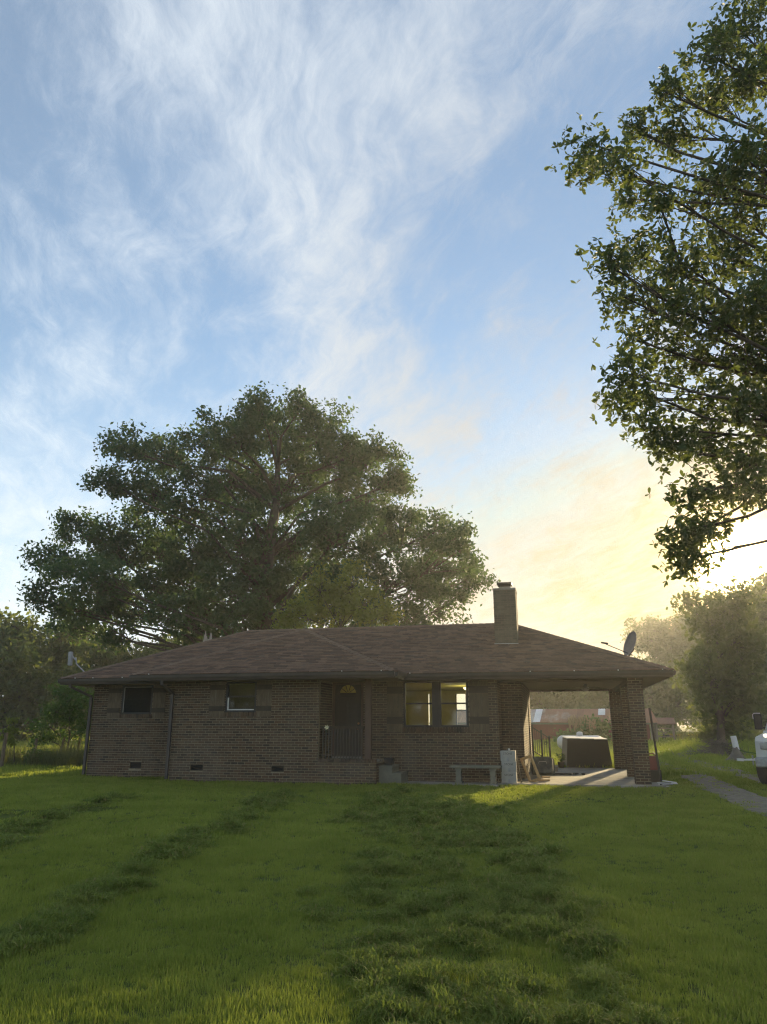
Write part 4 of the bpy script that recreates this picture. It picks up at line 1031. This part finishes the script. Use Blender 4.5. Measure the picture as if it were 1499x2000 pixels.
def build_truck():
    th = R(33.5); r = math.pi - th; q = gp(1502, 1536); wx, wy = .86, 1.85
    cx, cy = math.cos(r), math.sin(r)
    loc = (q.x - (wx * cx - wy * cy), q.y - (wx * cy + wy * cx), q.z)
    t = thing('pickup_truck', 'white pickup truck cut off by the right edge of the picture', 'truck', loc, r)
    side = [(-2.95, .62), (-2.95, 1.32), (-.75, 1.34), (-.72, 1.36), (.95, 1.36), (1.15, 1.30), (2.55, 1.22), (2.72, 1.12), (2.78, .62), (2.40, .55), (2.35, .75), (2.1, .95), (1.85, 1.0), (1.6, .95), (1.36, .75), (1.3, .52), (-1.35, .52), (-1.4, .75), (-1.65, .95), (-1.9, 1.0), (-2.15, .95), (-2.38, .75), (-2.45, .6)]
    mb = MB(); mb.prism(side, -.93, .93, 0); body = mb.build('body', M['paint_white'], t, bev=.04)
    cab = [(-.72, 1.36), (.98, 1.36), (.42, 1.92), (-.55, 1.94)]
    mb = MB(); vs = []
    for x0 in (-1, 1):
        for y, z in cab: vs.append((x0 * (.90 if z < 1.5 else .74), y, z))
    mb.add(vs, [(3, 2, 1, 0), (4, 5, 6, 7), (0, 1, 5, 4), (1, 2, 6, 5), (2, 3, 7, 6), (3, 0, 4, 7)]); mb.build('cab', M['paint_white'], t, bev=.05)
    M['car_glass'] = pmat('car_glass', (.012, .014, .015), None, 3, .08, spec=.8)
    for sx in (-1, 1):
        mb = MB(); mb.add([(sx * .895, -.55, 1.43), (sx * .895, .80, 1.43), (sx * .768, .40, 1.85), (sx * .768, -.47, 1.86)], [(0, 1, 2, 3)]); mb.build('side_window', M['car_glass'], t)
        mb = MB(); mb.box(sx * .62 - .2, sx * .62 + .2, 2.72, 2.80, .92, 1.10); mb.build('headlight', M['steel'], t, bev=.03)
        # tow mirror: dark shell, its backlit edge painted as a white bead
        mb = MB(); mb.box(min(sx * .96, sx * 1.16), max(sx * .96, sx * 1.16), .70, .78, 1.38, 1.80); mir = mb.build('mirror', M['black_plastic'], t, bev=.03)
        mb = MB(); mb.tube([(sx * 1.17, .74, 1.66), (sx * 1.17, .74, 1.78), (sx * 1.14, .74, 1.815), (sx * .98, .74, 1.815)], .012, 6); mb.build('mirror_edge_light', M['trim_white'], mir)
        mb = MB(); mb.bar((sx * .86, .74, 1.42), (sx * 1.0, .74, 1.44), .05, .05); mb.build('mirror_arm', M['black_plastic'], mir)
        for y in (1.85, -1.9):
            fl = MB(); pts = []
            arch = [(y + .54 * math.cos(a), .50 + .54 * math.sin(a)) for a in np.linspace(R(5), R(175), 12)]; arch2 = [(y + .48 * math.cos(a), .48 + .48 * math.sin(a)) for a in np.linspace(R(175), R(5), 12)]
            fl.prism(arch + arch2, sx * .90, sx * .985, 0); fl.build('fender_flare', M['paint_white'], t)
            wl = MB(); wl.lathe([(.24, -.13), (.37, -.13), (.415, -.09), (.42, 0), (.415, .09), (.37, .13), (.24, .13)], (sx * .86, y, .42), 26, (rz(R(26)) if y > 0 else rz(0)) @ Matrix.Rotation(R(90), 3, 'Y')); w_ = wl.build('wheel', M['rubber'], t)
            rm = MB(); rm.lathe([(.05, sx * .10), (.10, sx * .10), (.2, sx * .06), (.235, sx * .11), (.24, sx * .02)], (sx * .86, y, .42), 20, (rz(R(26)) if y > 0 else rz(0)) @ Matrix.Rotation(R(90), 3, 'Y')); rm.build('rim', M['steel'], w_, True)
            MB().box(sx * .4, sx * .92, y - .45, y + .45, .5, .95) if False else None
    mb = MB(); mb.add([(-.80, .99, 1.40), (.80, .99, 1.40), (.68, .50, 1.86), (-.68, .50, 1.86)], [(0, 1, 2, 3)]); mb.build('windshield', M['car_glass'], t)
    MB().box(-.5, .5, 2.76, 2.81, .78, 1.10).build('grille', M['black_plastic'], t); MB().box(-.95, .95, 2.74, 2.92, .50, .74).build('bumper', M['steel'], t, bev=.04)
    MB().box(-.80, .80, -2.8, -.85, 1.28, 1.352).build('bed_floor', M['black_plastic'], t); MB().box(-.95, .95, -3.0, -2.95, .5, .7).build('rear_bumper', M['steel'], t)
build_truck()

# ------------------------------------------------------------------ trees
def leaf_cloud(cen, size, r, up=.5, shape='diamond'):
    """cen (n,3) leaf centres -> verts, faces"""
    n = len(cen)
    nrm = r.normal(size=(n, 3)); nrm[:, 2] += up; nrm /= np.linalg.norm(nrm, axis=1)[:, None]
    t = r.normal(size=(n, 3)); t[:, 2] -= .35; t -= nrm * (t * nrm).sum(1)[:, None]; t /= np.linalg.norm(t, axis=1)[:, None]
    b = np.cross(nrm, t); s = (size * r.uniform(.6, 1.35, n))[:, None]
    if shape == 'diamond':
        P_ = [cen - t * s * .5, cen + b * s * .30 + t * s * .05 + nrm * s * .07, cen + t * s * .5, cen - b * s * .30 + t * s * .05 + nrm * s * .07]
        V = np.stack(P_, 1).reshape(-1, 3); Fc = np.arange(4 * n).reshape(n, 4); return V, Fc
    P_ = [cen, cen + t * s * .35 + b * s * .17 + nrm * s * .05, cen + t * s * .72 + b * s * .21 + nrm * s * .05, cen + t * s, cen + t * s * .72 - b * s * .21 + nrm * s * .05, cen + t * s * .35 - b * s * .17 + nrm * s * .05]
    V = np.stack(P_, 1).reshape(-1, 3); i = np.arange(n) * 6
    Fc = np.concatenate([np.stack([i, i + 1, i + 2, i + 3], 1), np.stack([i, i + 3, i + 4, i + 5], 1)]); return V, Fc
def tree(name, label, cat, base, lobes, tr, leaf, mat, per=60, clump=.55, dens=1.0, seed=1, group=None, bark='bark', shape='diamond', stems=None, trunk_top=None, rosette=0, lean=None, twig=.02, fork=.35, sides=7):
    """lobes: (x,y,z,r). limbs run from the trunk to each lobe, twigs to each leaf clump"""
    r = np.random.default_rng(seed); base = Vector(base)
    root = thing(name, label, cat, base, 0, group)
    L = [(Vector(l[:3]) - base, l[3]) for l in lobes]
    zc = max(l[0].z for l in L); cx = sum((l[0] * l[1] for l in L), Vector()) / sum(l[1] for l in L)
    top = trunk_top - base if trunk_top else Vector((cx.x * .6, cx.y * .6, zc * .8))
    wood = MB()
    mid = top * .5 + Vector((r.normal() * .03, r.normal() * .03, 0)) * top.length
    tp = [Vector((0, 0, -.15)), Vector((0, 0, .12)), top * .22 + Vector((0, 0, .0)), mid, top * .78, top]
    rr = [tr * 1.45, tr * 1.12, tr * .92, tr * .68, tr * .38, tr * .12]
    wood.tube(tp, rr, sides + 3)
    def trunk_at(f):
        f = max(.0, min(.999, f)) * (len(tp) - 1); i = int(f); return tp[i].lerp(tp[i + 1], f - i), rr[i] + (rr[i + 1] - rr[i]) * (f - i)
    cs = []
    for c, lr in L:
        f = min(.92, max(fork, (c.z - c.xy.length * .35) / max(top.z, .1) * .95)); p, r0 = trunk_at(f)
        d = c - p; bend = Vector((r.normal(), r.normal(), abs(r.normal()) * .6)) * d.length * .09
        q1 = p + d * .4 + bend + Vector((0, 0, d.length * .07)); q2 = p + d * .75 + bend * .6
        lw = min(r0 * .6, .035 + tr * .11 * lr ** .5)
        wood.tube([p, q1, q2, c], [lw, lw * .72, lw * .5, lw * .3], sides - 1)
        n = max(6, int(dens * 7 * lr ** 2 / clump ** 2 * .5))
        u = r.normal(size=(n, 3)); u /= np.linalg.norm(u, axis=1)[:, None]
        rad = lr * (.25 + .80 * r.random(n) ** .6)[:, None]
        pos = np.array(c) + u * rad * np.array([1, 1, .85])
        for k in range(n):
            e = Vector(pos[k]); a = q2.lerp(c, r.random()); m_ = a.lerp(e, .55) + Vector((r.normal(), r.normal(), r.normal())) * .08 * (e - a).length
            wood.tube([a, m_, e], [max(twig, lw * .22), twig * .8, twig * .4], 4, False)
        cs.append(pos)
    pos = np.concatenate(cs); n = len(pos)
    if rosette:
        k = per; cen = np.repeat(pos, k, 0) + r.normal(size=(n * k, 3)) * clump * np.array([.55, .55, .42])
        cen = np.repeat(cen, rosette, 0)
        V, Fc = leaf_cloud(cen, leaf, r, .55, shape)
    else:
        kk = r.integers(int(per * .5), int(per * 1.5) + 1, n); cen = np.repeat(pos, kk, 0) + r.normal(size=(kk.sum(), 3)) * clump * np.array([.52, .52, .40])
        V, Fc = leaf_cloud(cen, leaf, r, .5, shape)
    crown = big_mesh('crown', V, Fc, M[mat], root)
    wood.build('trunk', M[bark], root, True)
    return root
NLEAF = [0]
def px_lobes(lst, Y, jit=0, seed=0, flat=1.0):
    r = np.random.default_rng(seed); out = []
    for l in lst:
        u, v, rp = l[:3]; dy = l[3] if len(l) > 3 else r.uniform(-1, 1) * jit
        p = at(u, v, Y + dy); out.append((p.x, p.y, p.z, rp / F * (Y + dy) * 1.06))
    return out

OAK = [(510, 800, 48), (590, 795, 46), (545, 850, 75), (630, 850, 70), (455, 850, 62), (390, 860, 45), (670, 900, 60), (250, 875, 48), (305, 890, 58), (215, 940, 42), (290, 960, 60), (730, 900, 48), (780, 940, 42), (720, 970, 70),
       (570, 950, 95), (450, 940, 85), (370, 960, 60), (150, 1035, 45), (210, 1060, 55), (100, 1100, 46), (170, 1120, 60), (280, 1070, 75), (90, 1155, 36), (150, 1190, 40), (230, 1160, 50), (370, 1070, 80), (470, 1060, 90), (570, 1060, 95), (665, 1040, 80),
       (760, 1040, 65), (850, 1040, 55), (900, 1075, 48), (920, 1130, 34), (860, 1120, 60), (780, 1130, 65), (880, 1180, 45), (470, 1170, 85), (560, 1170, 80), (370, 1150, 70), (650, 1150, 75), (410, 1230, 60), (520, 1240, 70), (300, 1150, 40), (720, 1210, 60), (800, 1210, 55), (190, 1195, 38), (250, 1190, 40), (330, 1190, 42), (140, 1222, 34), (215, 1228, 36)]
def build_trees():
    b = at(520, 1440, 40); b.z = float(gz(b.x, b.y))
    tree('oak_tree', 'huge spreading oak behind the house, tallest tree in view', 'tree', b, px_lobes(OAK, 40, 4.2, 3), .62, .215, 'oak_leaf', per=105, clump=.60, dens=.95, seed=5, trunk_top=at(545, 860, 40), fork=.32)
    # sunlit younger tree between the oak and the roof
    b = at(675, 1440, 33.5); b.z = 0
    tree('young_tree', 'yellow-green young tree just behind the house ridge', 'tree', b, px_lobes([(625, 1150, 42), (690, 1140, 38), (655, 1195, 46), (715, 1185, 40), (750, 1205, 26), (590, 1200, 34), (560, 1215, 26)], 33.5, 1.0, 4), .16, .19, 'bright_leaf', per=60, clump=.45, dens=.9, seed=8)
    # broken pale trunk behind the left roof slope
    q = at(403, 1300, 33); sn = thing('dead_trunk', 'pale splintered trunk standing behind the left roof slope', 'dead tree', (q.x, q.y, 0))
    zt = at(403, 1236, 33).z; mb = MB(); mb.tube([(0, 0, -.1), (0, 0, zt * .5), (.02, 0, zt - .3)], [.30, .24, .20], 9)
    for k in range(6):
        a = k * 1.05; mb.tube([(.13 * math.cos(a), .13 * math.sin(a), zt - .5), (.16 * math.cos(a), .16 * math.sin(a), zt - .3 + rnd.random() * .5)], [.09, .01], 4)
    mb.build('trunk', M['bark_pale'], sn)
    # right foreground tree
    NEAR = [(1440, 50, 62), (1375, 105, 48), (1475, 150, 62), (1300, 180, 46), (1395, 200, 58), (1240, 250, 44), (1320, 265, 52), (1165, 285, 36), (1150, 325, 26), (1205, 320, 34), (1440, 300, 66), (1375, 370, 56), (1290, 400, 34), (1235, 390, 22), (1440, 420, 60),
            (1235, 495, 46), (1185, 515, 26), (1315, 500, 56), (1415, 500, 66), (1210, 575, 34), (1280, 590, 50), (1370, 600, 66), (1465, 590, 66), (1245, 665, 36), (1330, 690, 58), (1430, 690, 70), (1225, 730, 30), (1215, 785, 30), (1265, 770, 34), (1275, 835, 20),
            (1380, 790, 52), (1465, 800, 58), (1320, 880, 30), (1385, 880, 48), (1450, 910, 52), (1345, 960, 28), (1420, 955, 32), (1330, 1040, 18), (1375, 1030, 26), (1345, 1092, 11), (1475, 960, 28)]
    OUT = [(1560, 120, 120, 1), (1560, 330, 120, 1), (1560, 560, 120, 0), (1570, 780, 120, 0), (1580, 860, 90, 1), (1700, 200, 150, 1), (1720, 500, 160, 2), (1720, 800, 150, 2), (1880, 350, 150, 1), (1900, 700, 150, 1), (1560, -120, 140, 0), (1750, -100, 160, 1)]
    b = Vector((10.4, 13.2, float(gz(10.4, 13.2))))
    tree('hickory_tree', 'large-leaved tree reaching in from the right edge above the lawn', 'tree', b, px_lobes(NEAR, 12.5, 1.3, 6) + px_lobes(OUT, 12.5), .34, .118, 'near_leaf', per=16, clump=.34, dens=1.5, seed=12, shape='leaf', rosette=5, trunk_top=Vector((10.0, 13.0, 13.5)), twig=.009, fork=.55)
    # trees along the right background
    def blob(u0, u1, vt, vb, n, rp, seed):
        r = np.random.default_rng(seed); out = []
        uc, hw = (u0 + u1) / 2, (u1 - u0) / 2
        for k in range(n):
            t = (k + .5) / n; v = vt + rp * .6 + (vb - vt - rp * .8) * t; w_ = hw * (.35 + .75 * math.sin(math.pi * min(.95, .12 + t * .75)))
            out.append((uc + r.uniform(-1, 1) * w_, v, rp * r.uniform(.75, 1.15)))
        return out
    spec = [
        ('sunlit tree standing before the sun at the right edge', (1420, 1580, 1118, 1405, 24, 42), 100, 'far_leaf'),
        ('tree left of the sun, its crown stepping down towards the house', (1350, 1462, 1150, 1405, 26, 36), 57, 'far_leaf'),
        ('lower tree right behind the satellite dish', (1245, 1390, 1195, 1410, 26, 36), 150, 'far_leaf'),
        ('low dark tree above the barn end', (1225, 1330, 1300, 1425, 10, 28), 112, 'far_leaf'),
        ('round tree seen above the barn through the carport, left', (1000, 1110, 1325, 1425, 15, 26), 84, 'far_leaf'),
        ('round tree seen above the barn through the carport, right', (1100, 1225, 1330, 1425, 16, 27), 96, 'far_leaf'),
        ('small bright rounded tree at the end of the drive', (1365, 1440, 1385, 1440, 5, 22), 68, 'bright_leaf'),
        ('tall tree at the far left edge with yellowed crown', (-60, 75, 1192, 1425, 18, 40), 60, 'far_leaf'),
        ('dark tree between the far left tree and the oak', (65, 180, 1215, 1425, 18, 38), 66, 'far_leaf'),
        ('yellowish tree behind the left roof corner', (150, 270, 1240, 1425, 17, 36), 62, 'far_leaf'),
        ('low dark tree behind the left roof slope', (255, 420, 1245, 1425, 18, 38), 64, 'far_leaf'),
    ]
    for k, (lab, bl, Y, mt) in enumerate(spec):
        u0, u1 = bl[0], bl[1]; b = at((u0 + u1) / 2, 1430, Y); b.z = float(gz(b.x, Y)) - .1
        tree('background_tree', lab, 'tree', b, px_lobes(blob(*bl, 40 + k), Y, 2.5, k), .30, .40 if Y < 80 else .62, mt, per=50, clump=1.0 if Y < 100 else 1.4, dens=1.25, seed=60 + k, group='trees around the yard', twig=.03, sides=5)
    # right-hand tree line extended unseen beyond the frame to shade the lawn
    for k, (x, y, h) in enumerate(((33.5, 50, 15), (40, 47, 16), (47, 40, 16), (52, 30, 15), (50, 20, 14))):
        lobes = []; r = np.random.default_rng(900 + k)
        for j in range(12):
            a = r.uniform(0, 6.28); t = j / 11; w_ = h * .30 * math.sin(math.pi * (.2 + .7 * t)); lobes.append((x + w_ * math.cos(a), y + w_ * math.sin(a), h * (.25 + .65 * t), h * .15))
        tree('background_tree', 'unseen tree added to shade the lawn, in the row beyond the truck, ' + ('nearest the drive', 'second from the drive', 'third from the drive', 'fourth from the drive', 'farthest from the drive')[k], 'tree', (x, y, 0), lobes, .3, .6, 'far_leaf', per=40, clump=1.1, dens=.9, seed=930 + k, group='unseen tree row shading the lawn', twig=.03, sides=5)
    # trees across the road behind the viewer: the front windows mirror them
    for k, (x, y, h) in enumerate(((-62, -56, 14), (-49, -60, 15), (-20, -64, 14), (-34, -62, 15), (-74, -48, 15), (-6, -66, 15))):
        lobes = []; r = np.random.default_rng(700 + k)
        for j in range(16):
            a = r.uniform(0, 6.28); t = j / 15; w_ = h * .34 * math.sin(math.pi * (.25 + .65 * t)); lobes.append((x + w_ * math.cos(a), y + w_ * math.sin(a), h * (.12 + .78 * t), h * .17))
        tree('mirrored_tree', ('leafy tree mirrored in the front bedroom window, leftmost', 'leafy tree mirrored in the middle front window', 'leafy tree mirrored in the porch door light', 'leafy tree mirrored in the double window', 'leafy tree mirrored at the far left of the front windows', 'leafy tree mirrored at the far right of the front windows')[k], 'tree', (x, y, 0), lobes, .3, .7, 'bright_leaf', per=46, clump=1.1, dens=1.0, seed=730 + k, group='trees mirrored in the windows', twig=.03, sides=5)
    # feathery small tree left of the house
    b = gp(130, 1492)
    tree('willow_sapling', 'small feathery green tree left of the house corner', 'tree', b, px_lobes([(135, 1365, 26), (110, 1390, 26), (150, 1395, 28), (100, 1420, 26), (135, 1425, 30), (165, 1420, 24), (90, 1440, 16), (165, 1370, 20), (120, 1350, 14)], b.y, .5, 2), .05, .13, 'willow_leaf', per=60, clump=.36, dens=.9, seed=21, twig=.01, sides=5, fork=.2)
    # bush in front of the barn, plumes on top
    b = gp(1145, 1453)
    tree('bush', 'rounded green bush with pale plumes in front of the barn', 'bush', b, px_lobes([(1115, 1440, 16), (1140, 1430, 20), (1165, 1432, 18), (1180, 1440, 13), (1100, 1447, 10), (1150, 1418, 14), (1172, 1420, 10)], b.y, .8, 5), .08, .32, 'willow_leaf', per=40, clump=.6, dens=1.1, seed=31, twig=.012, sides=5, fork=.1)
    bu = [o for o in bpy.data.objects if o.name == 'bush'][0]
    mb = MB()
    for k in range(40):
        u_, v_ = rnd.uniform(1108, 1165), rnd.uniform(1402, 1416); p = at(u_, v_, b.y - .4) - b
        mb.tube([p - Vector((rnd.uniform(-.1, .1), 0, .5)), p, p + Vector((rnd.uniform(-.15, .15), 0, .28))], [.02, .09, .01], 5)
    mb.build('plume', M['plume'], bu)
    # bushes along the left fence row
    for (u, v, rp, lab) in ((75, 1497, 17, 'dark rounded bush in the weeds left of the house'), (105, 1492, 12, 'smaller bush in the weeds beside the sapling')):
        b = gp(u, v); tree('bush', lab, 'bush', b, px_lobes([(u, v - rp * 1.2, rp), (u - rp * .7, v - rp * .7, rp * .8), (u + rp * .7, v - rp * .7, rp * .8)], b.y, .2, 3), .03, .10, 'willow_leaf', per=40, clump=.22, dens=1.0, seed=int(u), twig=.008, sides=4, fork=.1)
    b = gp(28, 1500); tree('sapling', 'thin pale sapling at the left edge of the picture', 'sapling', b, px_lobes([(26, 1410, 7), (18, 1425, 8), (30, 1428, 7), (12, 1440, 8), (24, 1447, 8)], b.y, .2, 3), .02, .12, 'bright_leaf', per=14, clump=.16, dens=1.0, seed=77, twig=.006, sides=4, fork=.3)
    b = onz(1395, 1455); tree('bush', 'low grey-green shrub at the bend of the drive', 'bush', b, px_lobes([(1390, 1436, 12), (1405, 1430, 14), (1380, 1442, 9)], b.y, .3, 3), .03, .25, 'weed', per=30, clump=.4, dens=1.0, seed=78, twig=.008, sides=4, fork=.1)
build_trees()

# fence posts in the weeds
for u, v, h, lab in ((2, 1502, 1.25, 'weathered fence post at the left edge among weeds'), (64, 1494, 1.0, 'weathered fence post behind the dark rounded bush'), (118, 1491, 1.05, 'weathered fence post beside the feathery small tree'), (150, 1489, 1.0, 'weathered fence post nearest the house in the weeds')):
    p = gp(u, v + 1); mb = MB(); mb.tube([(0, 0, -.2), (.01, 0, h * .5), (.03, .01, h)], [.07, .065, .055], 8); o = mb.build('fence_post', M['wood_old']); o.location = p; tag(o, lab, 'fence post', 'fence posts left of the house')

# ------------------------------------------------------------------ grass (instanced tufts)
def blade_mesh(name, n, rad, hmin, hmax, wid, mat, lie=0.0, seed=0):
    r = np.random.default_rng(seed); V = []; Fc = []
    for k in range(n):
        a = r.uniform(0, 6.28); rr = rad * math.sqrt(r.random()); b0 = np.array([rr * math.cos(a), rr * math.sin(a), 0]); h = r.uniform(hmin, hmax)
        az = r.uniform(0, 6.28); d = np.array([math.cos(az), math.sin(az), 0]); side = np.array([-d[1], d[0], 0]); w_ = wid * r.uniform(.7, 1.3)
        ln = r.uniform(.1, .55) if not lie else r.uniform(.5, 1.7); z0 = 0 if not lie else r.uniform(-.01, lie)
        b0[2] = z0 - .006
        p1 = b0 + np.array([0, 0, h * (.55 if not lie else .42)]) + d * h * ln * .3; p2 = b0 + np.array([0, 0, h * (1.0 if not lie else r.uniform(.0, .75))]) + d * h * ln
        i = len(V); V += [b0 - side * w_, b0 + side * w_, p1 - side * w_ * .8, p1 + side * w_ * .8, p2]; Fc += [(i, i + 1, i + 3, i + 2), (i + 2, i + 3, i + 4)]
    me = bpy.data.meshes.new(name); me.from_pydata([tuple(v) for v in V], [], Fc); me.materials.append(M[mat]); me.update()
    return bpy.data.objects.new(name, me)       # not linked: only used as the tuft source
def scatter(name, pts, sources, scale, label):
    me = bpy.data.meshes.new(name); me.vertices.add(len(pts)); me.vertices.foreach_set('co', np.asarray(pts, np.float32).ravel())
    at_ = me.attributes.new('tuft_scale', 'FLOAT', 'POINT'); at_.data.foreach_set('value', np.asarray(scale, np.float32)); me.update()
    o = bpy.data.objects.new(name, me); COL.objects.link(o); tag(o, label, 'grass', kind='stuff')
    c = bpy.data.collections.new(name + '_tufts')
    for s_ in sources: c.objects.link(s_)
    ng = bpy.data.node_groups.new(name, 'GeometryNodeTree'); ng.interface.new_socket('Geometry', in_out='INPUT', socket_type='NodeSocketGeometry'); ng.interface.new_socket('Geometry', in_out='OUTPUT', socket_type='NodeSocketGeometry')
    N = ng.nodes; gi = N.new('NodeGroupInput'); go = N.new('NodeGroupOutput'); ci = N.new('GeometryNodeCollectionInfo'); ci.inputs[0].default_value = c; ci.inputs[1].default_value = True; ci.inputs[2].default_value = True
    ip = N.new('GeometryNodeInstanceOnPoints'); ip.inputs['Pick Instance'].default_value = True
    rv = N.new('FunctionNodeRandomValue'); rv.data_type = 'FLOAT_VECTOR'; rv.inputs[0].default_value = (-.12, -.12, 0); rv.inputs[1].default_value = (.12, .12, 6.283)
    na = N.new('GeometryNodeInputNamedAttribute'); na.data_type = 'FLOAT'; na.inputs[0].default_value = 'tuft_scale'
    ng.links.new(gi.outputs[0], ip.inputs['Points']); ng.links.new(ci.outputs[0], ip.inputs['Instance']); ng.links.new(rv.outputs[0], ip.inputs['Rotation']); ng.links.new(na.outputs[0], ip.inputs['Scale']); ng.links.new(ip.outputs[0], go.inputs[0])
    md = o.modifiers.new('tufts', 'NODES'); md.node_group = ng
    return o
def in_house(x, y):
    s_ = (x - HO.x) * ca - (y - HO.y) * sa; d = (x - HO.x) * sa + (y - HO.y) * ca
    a = (s_ > S0 - .02) & (s_ < .7) & (d > -.02) & (d < 7.02); b = (s_ > B0 - .02) & (s_ < B1 + .02) & (d > DB - .03) & (d < .1)
    c = (s_ > .05) & (s_ < 4.15) & (d > -.55) & (d < 7.35); e = (s_ > -2.5) & (s_ < .06) & (d > -.95) & (d < 0); g = (s_ > -3.1) & (s_ < -2.4) & (d > -1.0) & (d < 0)
    return a | b | c | e | g
def field(y0, y1, dens, seed, xpad=1.2, wedge=.565):
    r = np.random.default_rng(seed); xm = wedge * y1 + xpad; n = int((y1 - y0) * 2 * xm * dens); x = r.uniform(-xm, xm, n); y = r.uniform(y0, y1, n)
    k = (np.abs(x) < wedge * y + xpad) & ~in_house(x, y); x, y = x[k], y[k]
    dd = drive_dist(x, y); k = (dd < .40) | (dd > .95 + .7 * fbm(x * 1.8, y * 1.8, 2, 3)) | (r.random(len(x)) < .16) | (y < 14); return x[k], y[k], r
def build_grass():
    def tufts(n, w_): return [blade_mesh('tuft_source', n, .10, .030, .080, w_, 'grass', 0, k) for k in range(6)] + [blade_mesh('tuft_source_broad', n // 3, .07, .028, .055, w_ * 2.6, 'grass', 0, 20), blade_mesh('tuft_source_tall', max(4, n // 6), .09, .06, .11, w_ * .9, 'grass', 0, 21)]
    def clip(n, w_): return [blade_mesh('clipping_source', n, .09, .035, .085, w_, 'cut_grass', .025, 50 + k) for k in range(5)]
    for nm, lab, src, bands in (
        ('lawn_grass', 'short mown green lawn grass close to the viewer', tufts(36, .0034), ((3.9, 7, 520, 1.0), (7, 11, 330, 1.1))),
        ('yard_grass', 'green grass near the house and across the yard behind it', tufts(20, .0080), ((11, 16, 190, 1.25), (16, 24, 100, 1.5), (24, 36, 60, 2.0), (36, 60, 16, 3.0), (60, 115, 2.5, 5.0)))):
        P_, S_ = [], []
        for y0, y1, dn, sc in bands:
            x, y, r = field(y0, y1, dn, int(y0 * 10)); w = windrow(x, y); keep = r.random(len(x)) > .3 * w; x, y = x[keep], y[keep]
            tall = .30 + .42 * fbm(x * .5, y * .5, 31, 3) + .18 * (fbm(x * 2.5, y * 2.5, 33, 2) > .62)
            if y0 >= 24: tall = tall * 1.5
            z = gz_full(x, y); P_.append(np.stack([x, y, z], 1)); S_.append(sc * tall * r.uniform(.7, 1.3, len(x)))
        scatter(nm, np.concatenate(P_), src, np.concatenate(S_), lab)
    for nm, lab, src, bands in (
        ('cut_grass', 'rows of cut grass clippings lying on the lawn close to the viewer', clip(30, .0046), ((3.9, 6, 620, 1.0), (6, 9, 470, 1.05))),
        ('cut_grass', 'rows of cut grass clippings lying on the lawn towards the house', clip(18, .0095), ((9, 13, 330, 1.15), (13, 18.5, 230, 1.3)))):
        P_, S_ = [], []
        for y0, y1, dn, sc in bands:
            x, y, r = field(y0, y1, dn, 500 + int(y0 * 10)); w = windrow(x, y); k = r.random(len(x)) < w; x, y = x[k], y[k]
            loose = r.random(len(x)) < .30
            P_.append(np.stack([x, y, gz_full(x, y)], 1)[loose]); S_.append((sc * r.uniform(.6, 1.2, len(x)))[loose])
            # little heaps: a handful of clippings piled on each other
            sel = r.random(len(x)) < .085; hx, hy = x[sel], y[sel]; m_ = 8
            rad = r.uniform(.04, .13, len(hx)) * sc; hh = rad * r.uniform(.45, 1.0, len(hx))
            a = r.uniform(0, 6.283, (len(hx), m_)); q = np.sqrt(r.random((len(hx), m_)))
            X = hx[:, None] + rad[:, None] * 1.35 * q * np.cos(a); Y = hy[:, None] + rad[:, None] * q * np.sin(a); Z = gz_full(X, Y) + hh[:, None] * (1 - q * q)
            P_.append(np.stack([X.ravel(), Y.ravel(), Z.ravel()], 1)); S_.append(sc * r.uniform(.6, 1.1, len(hx) * m_))
        scatter(nm, np.concatenate(P_), src, np.concatenate(S_), lab)
    # weeds: fence row on the left, rough field edges
    wd = [blade_mesh('weed_source', 22, .22, .5, 1.15, .009, 'weed', 0, 80 + k) for k in range(3)]
    r = np.random.default_rng(4); n = 1500; x = r.uniform(-34, -10.5, n); y = 29.5 + (x + 13) * -.25 + r.uniform(-1.3, 1.8, n)
    x2 = r.uniform(26, 36, 160); y2 = r.uniform(66, 72, 160); x3 = r.uniform(-70, -14, 500); y3 = r.uniform(70, 90, 500)
    X = np.concatenate([x, x2, x3]); Y = np.concatenate([y, y2, y3]); k = ~in_house(X, Y) & (fbm(X * .6, Y * .6, 9, 2) > .33); X, Y = X[k], Y[k]
    sc = r.uniform(.6, 1.15, len(X)) * np.where(Y > 60, 1.1, .85)
    scatter('weeds', np.stack([X, Y, gz(X, Y)], 1), wd, sc, 'tall pale weeds along the fence row left of the house')
build_grass()

# ------------------------------------------------------------------ haze
def build_haze():
    mb = MB(); mb.box(-410, 410, -100, 430, -2.2, 27)
    m, w = new_mat('haze'); v = w.n('ShaderNodeVolumePrincipled'); w.put(v, 'Color', (.97, .96, .93, 1)); w.put(v, 'Density', .0008); w.put(v, 'Anisotropy', .58)
    o = w.n('ShaderNodeOutputMaterial'); w.t.links.new(v.outputs[0], o.inputs['Volume'])
    h = mb.build('haze', m); tag(h, 'thin evening haze filling the air over the yard', 'haze', kind='stuff')
build_haze()
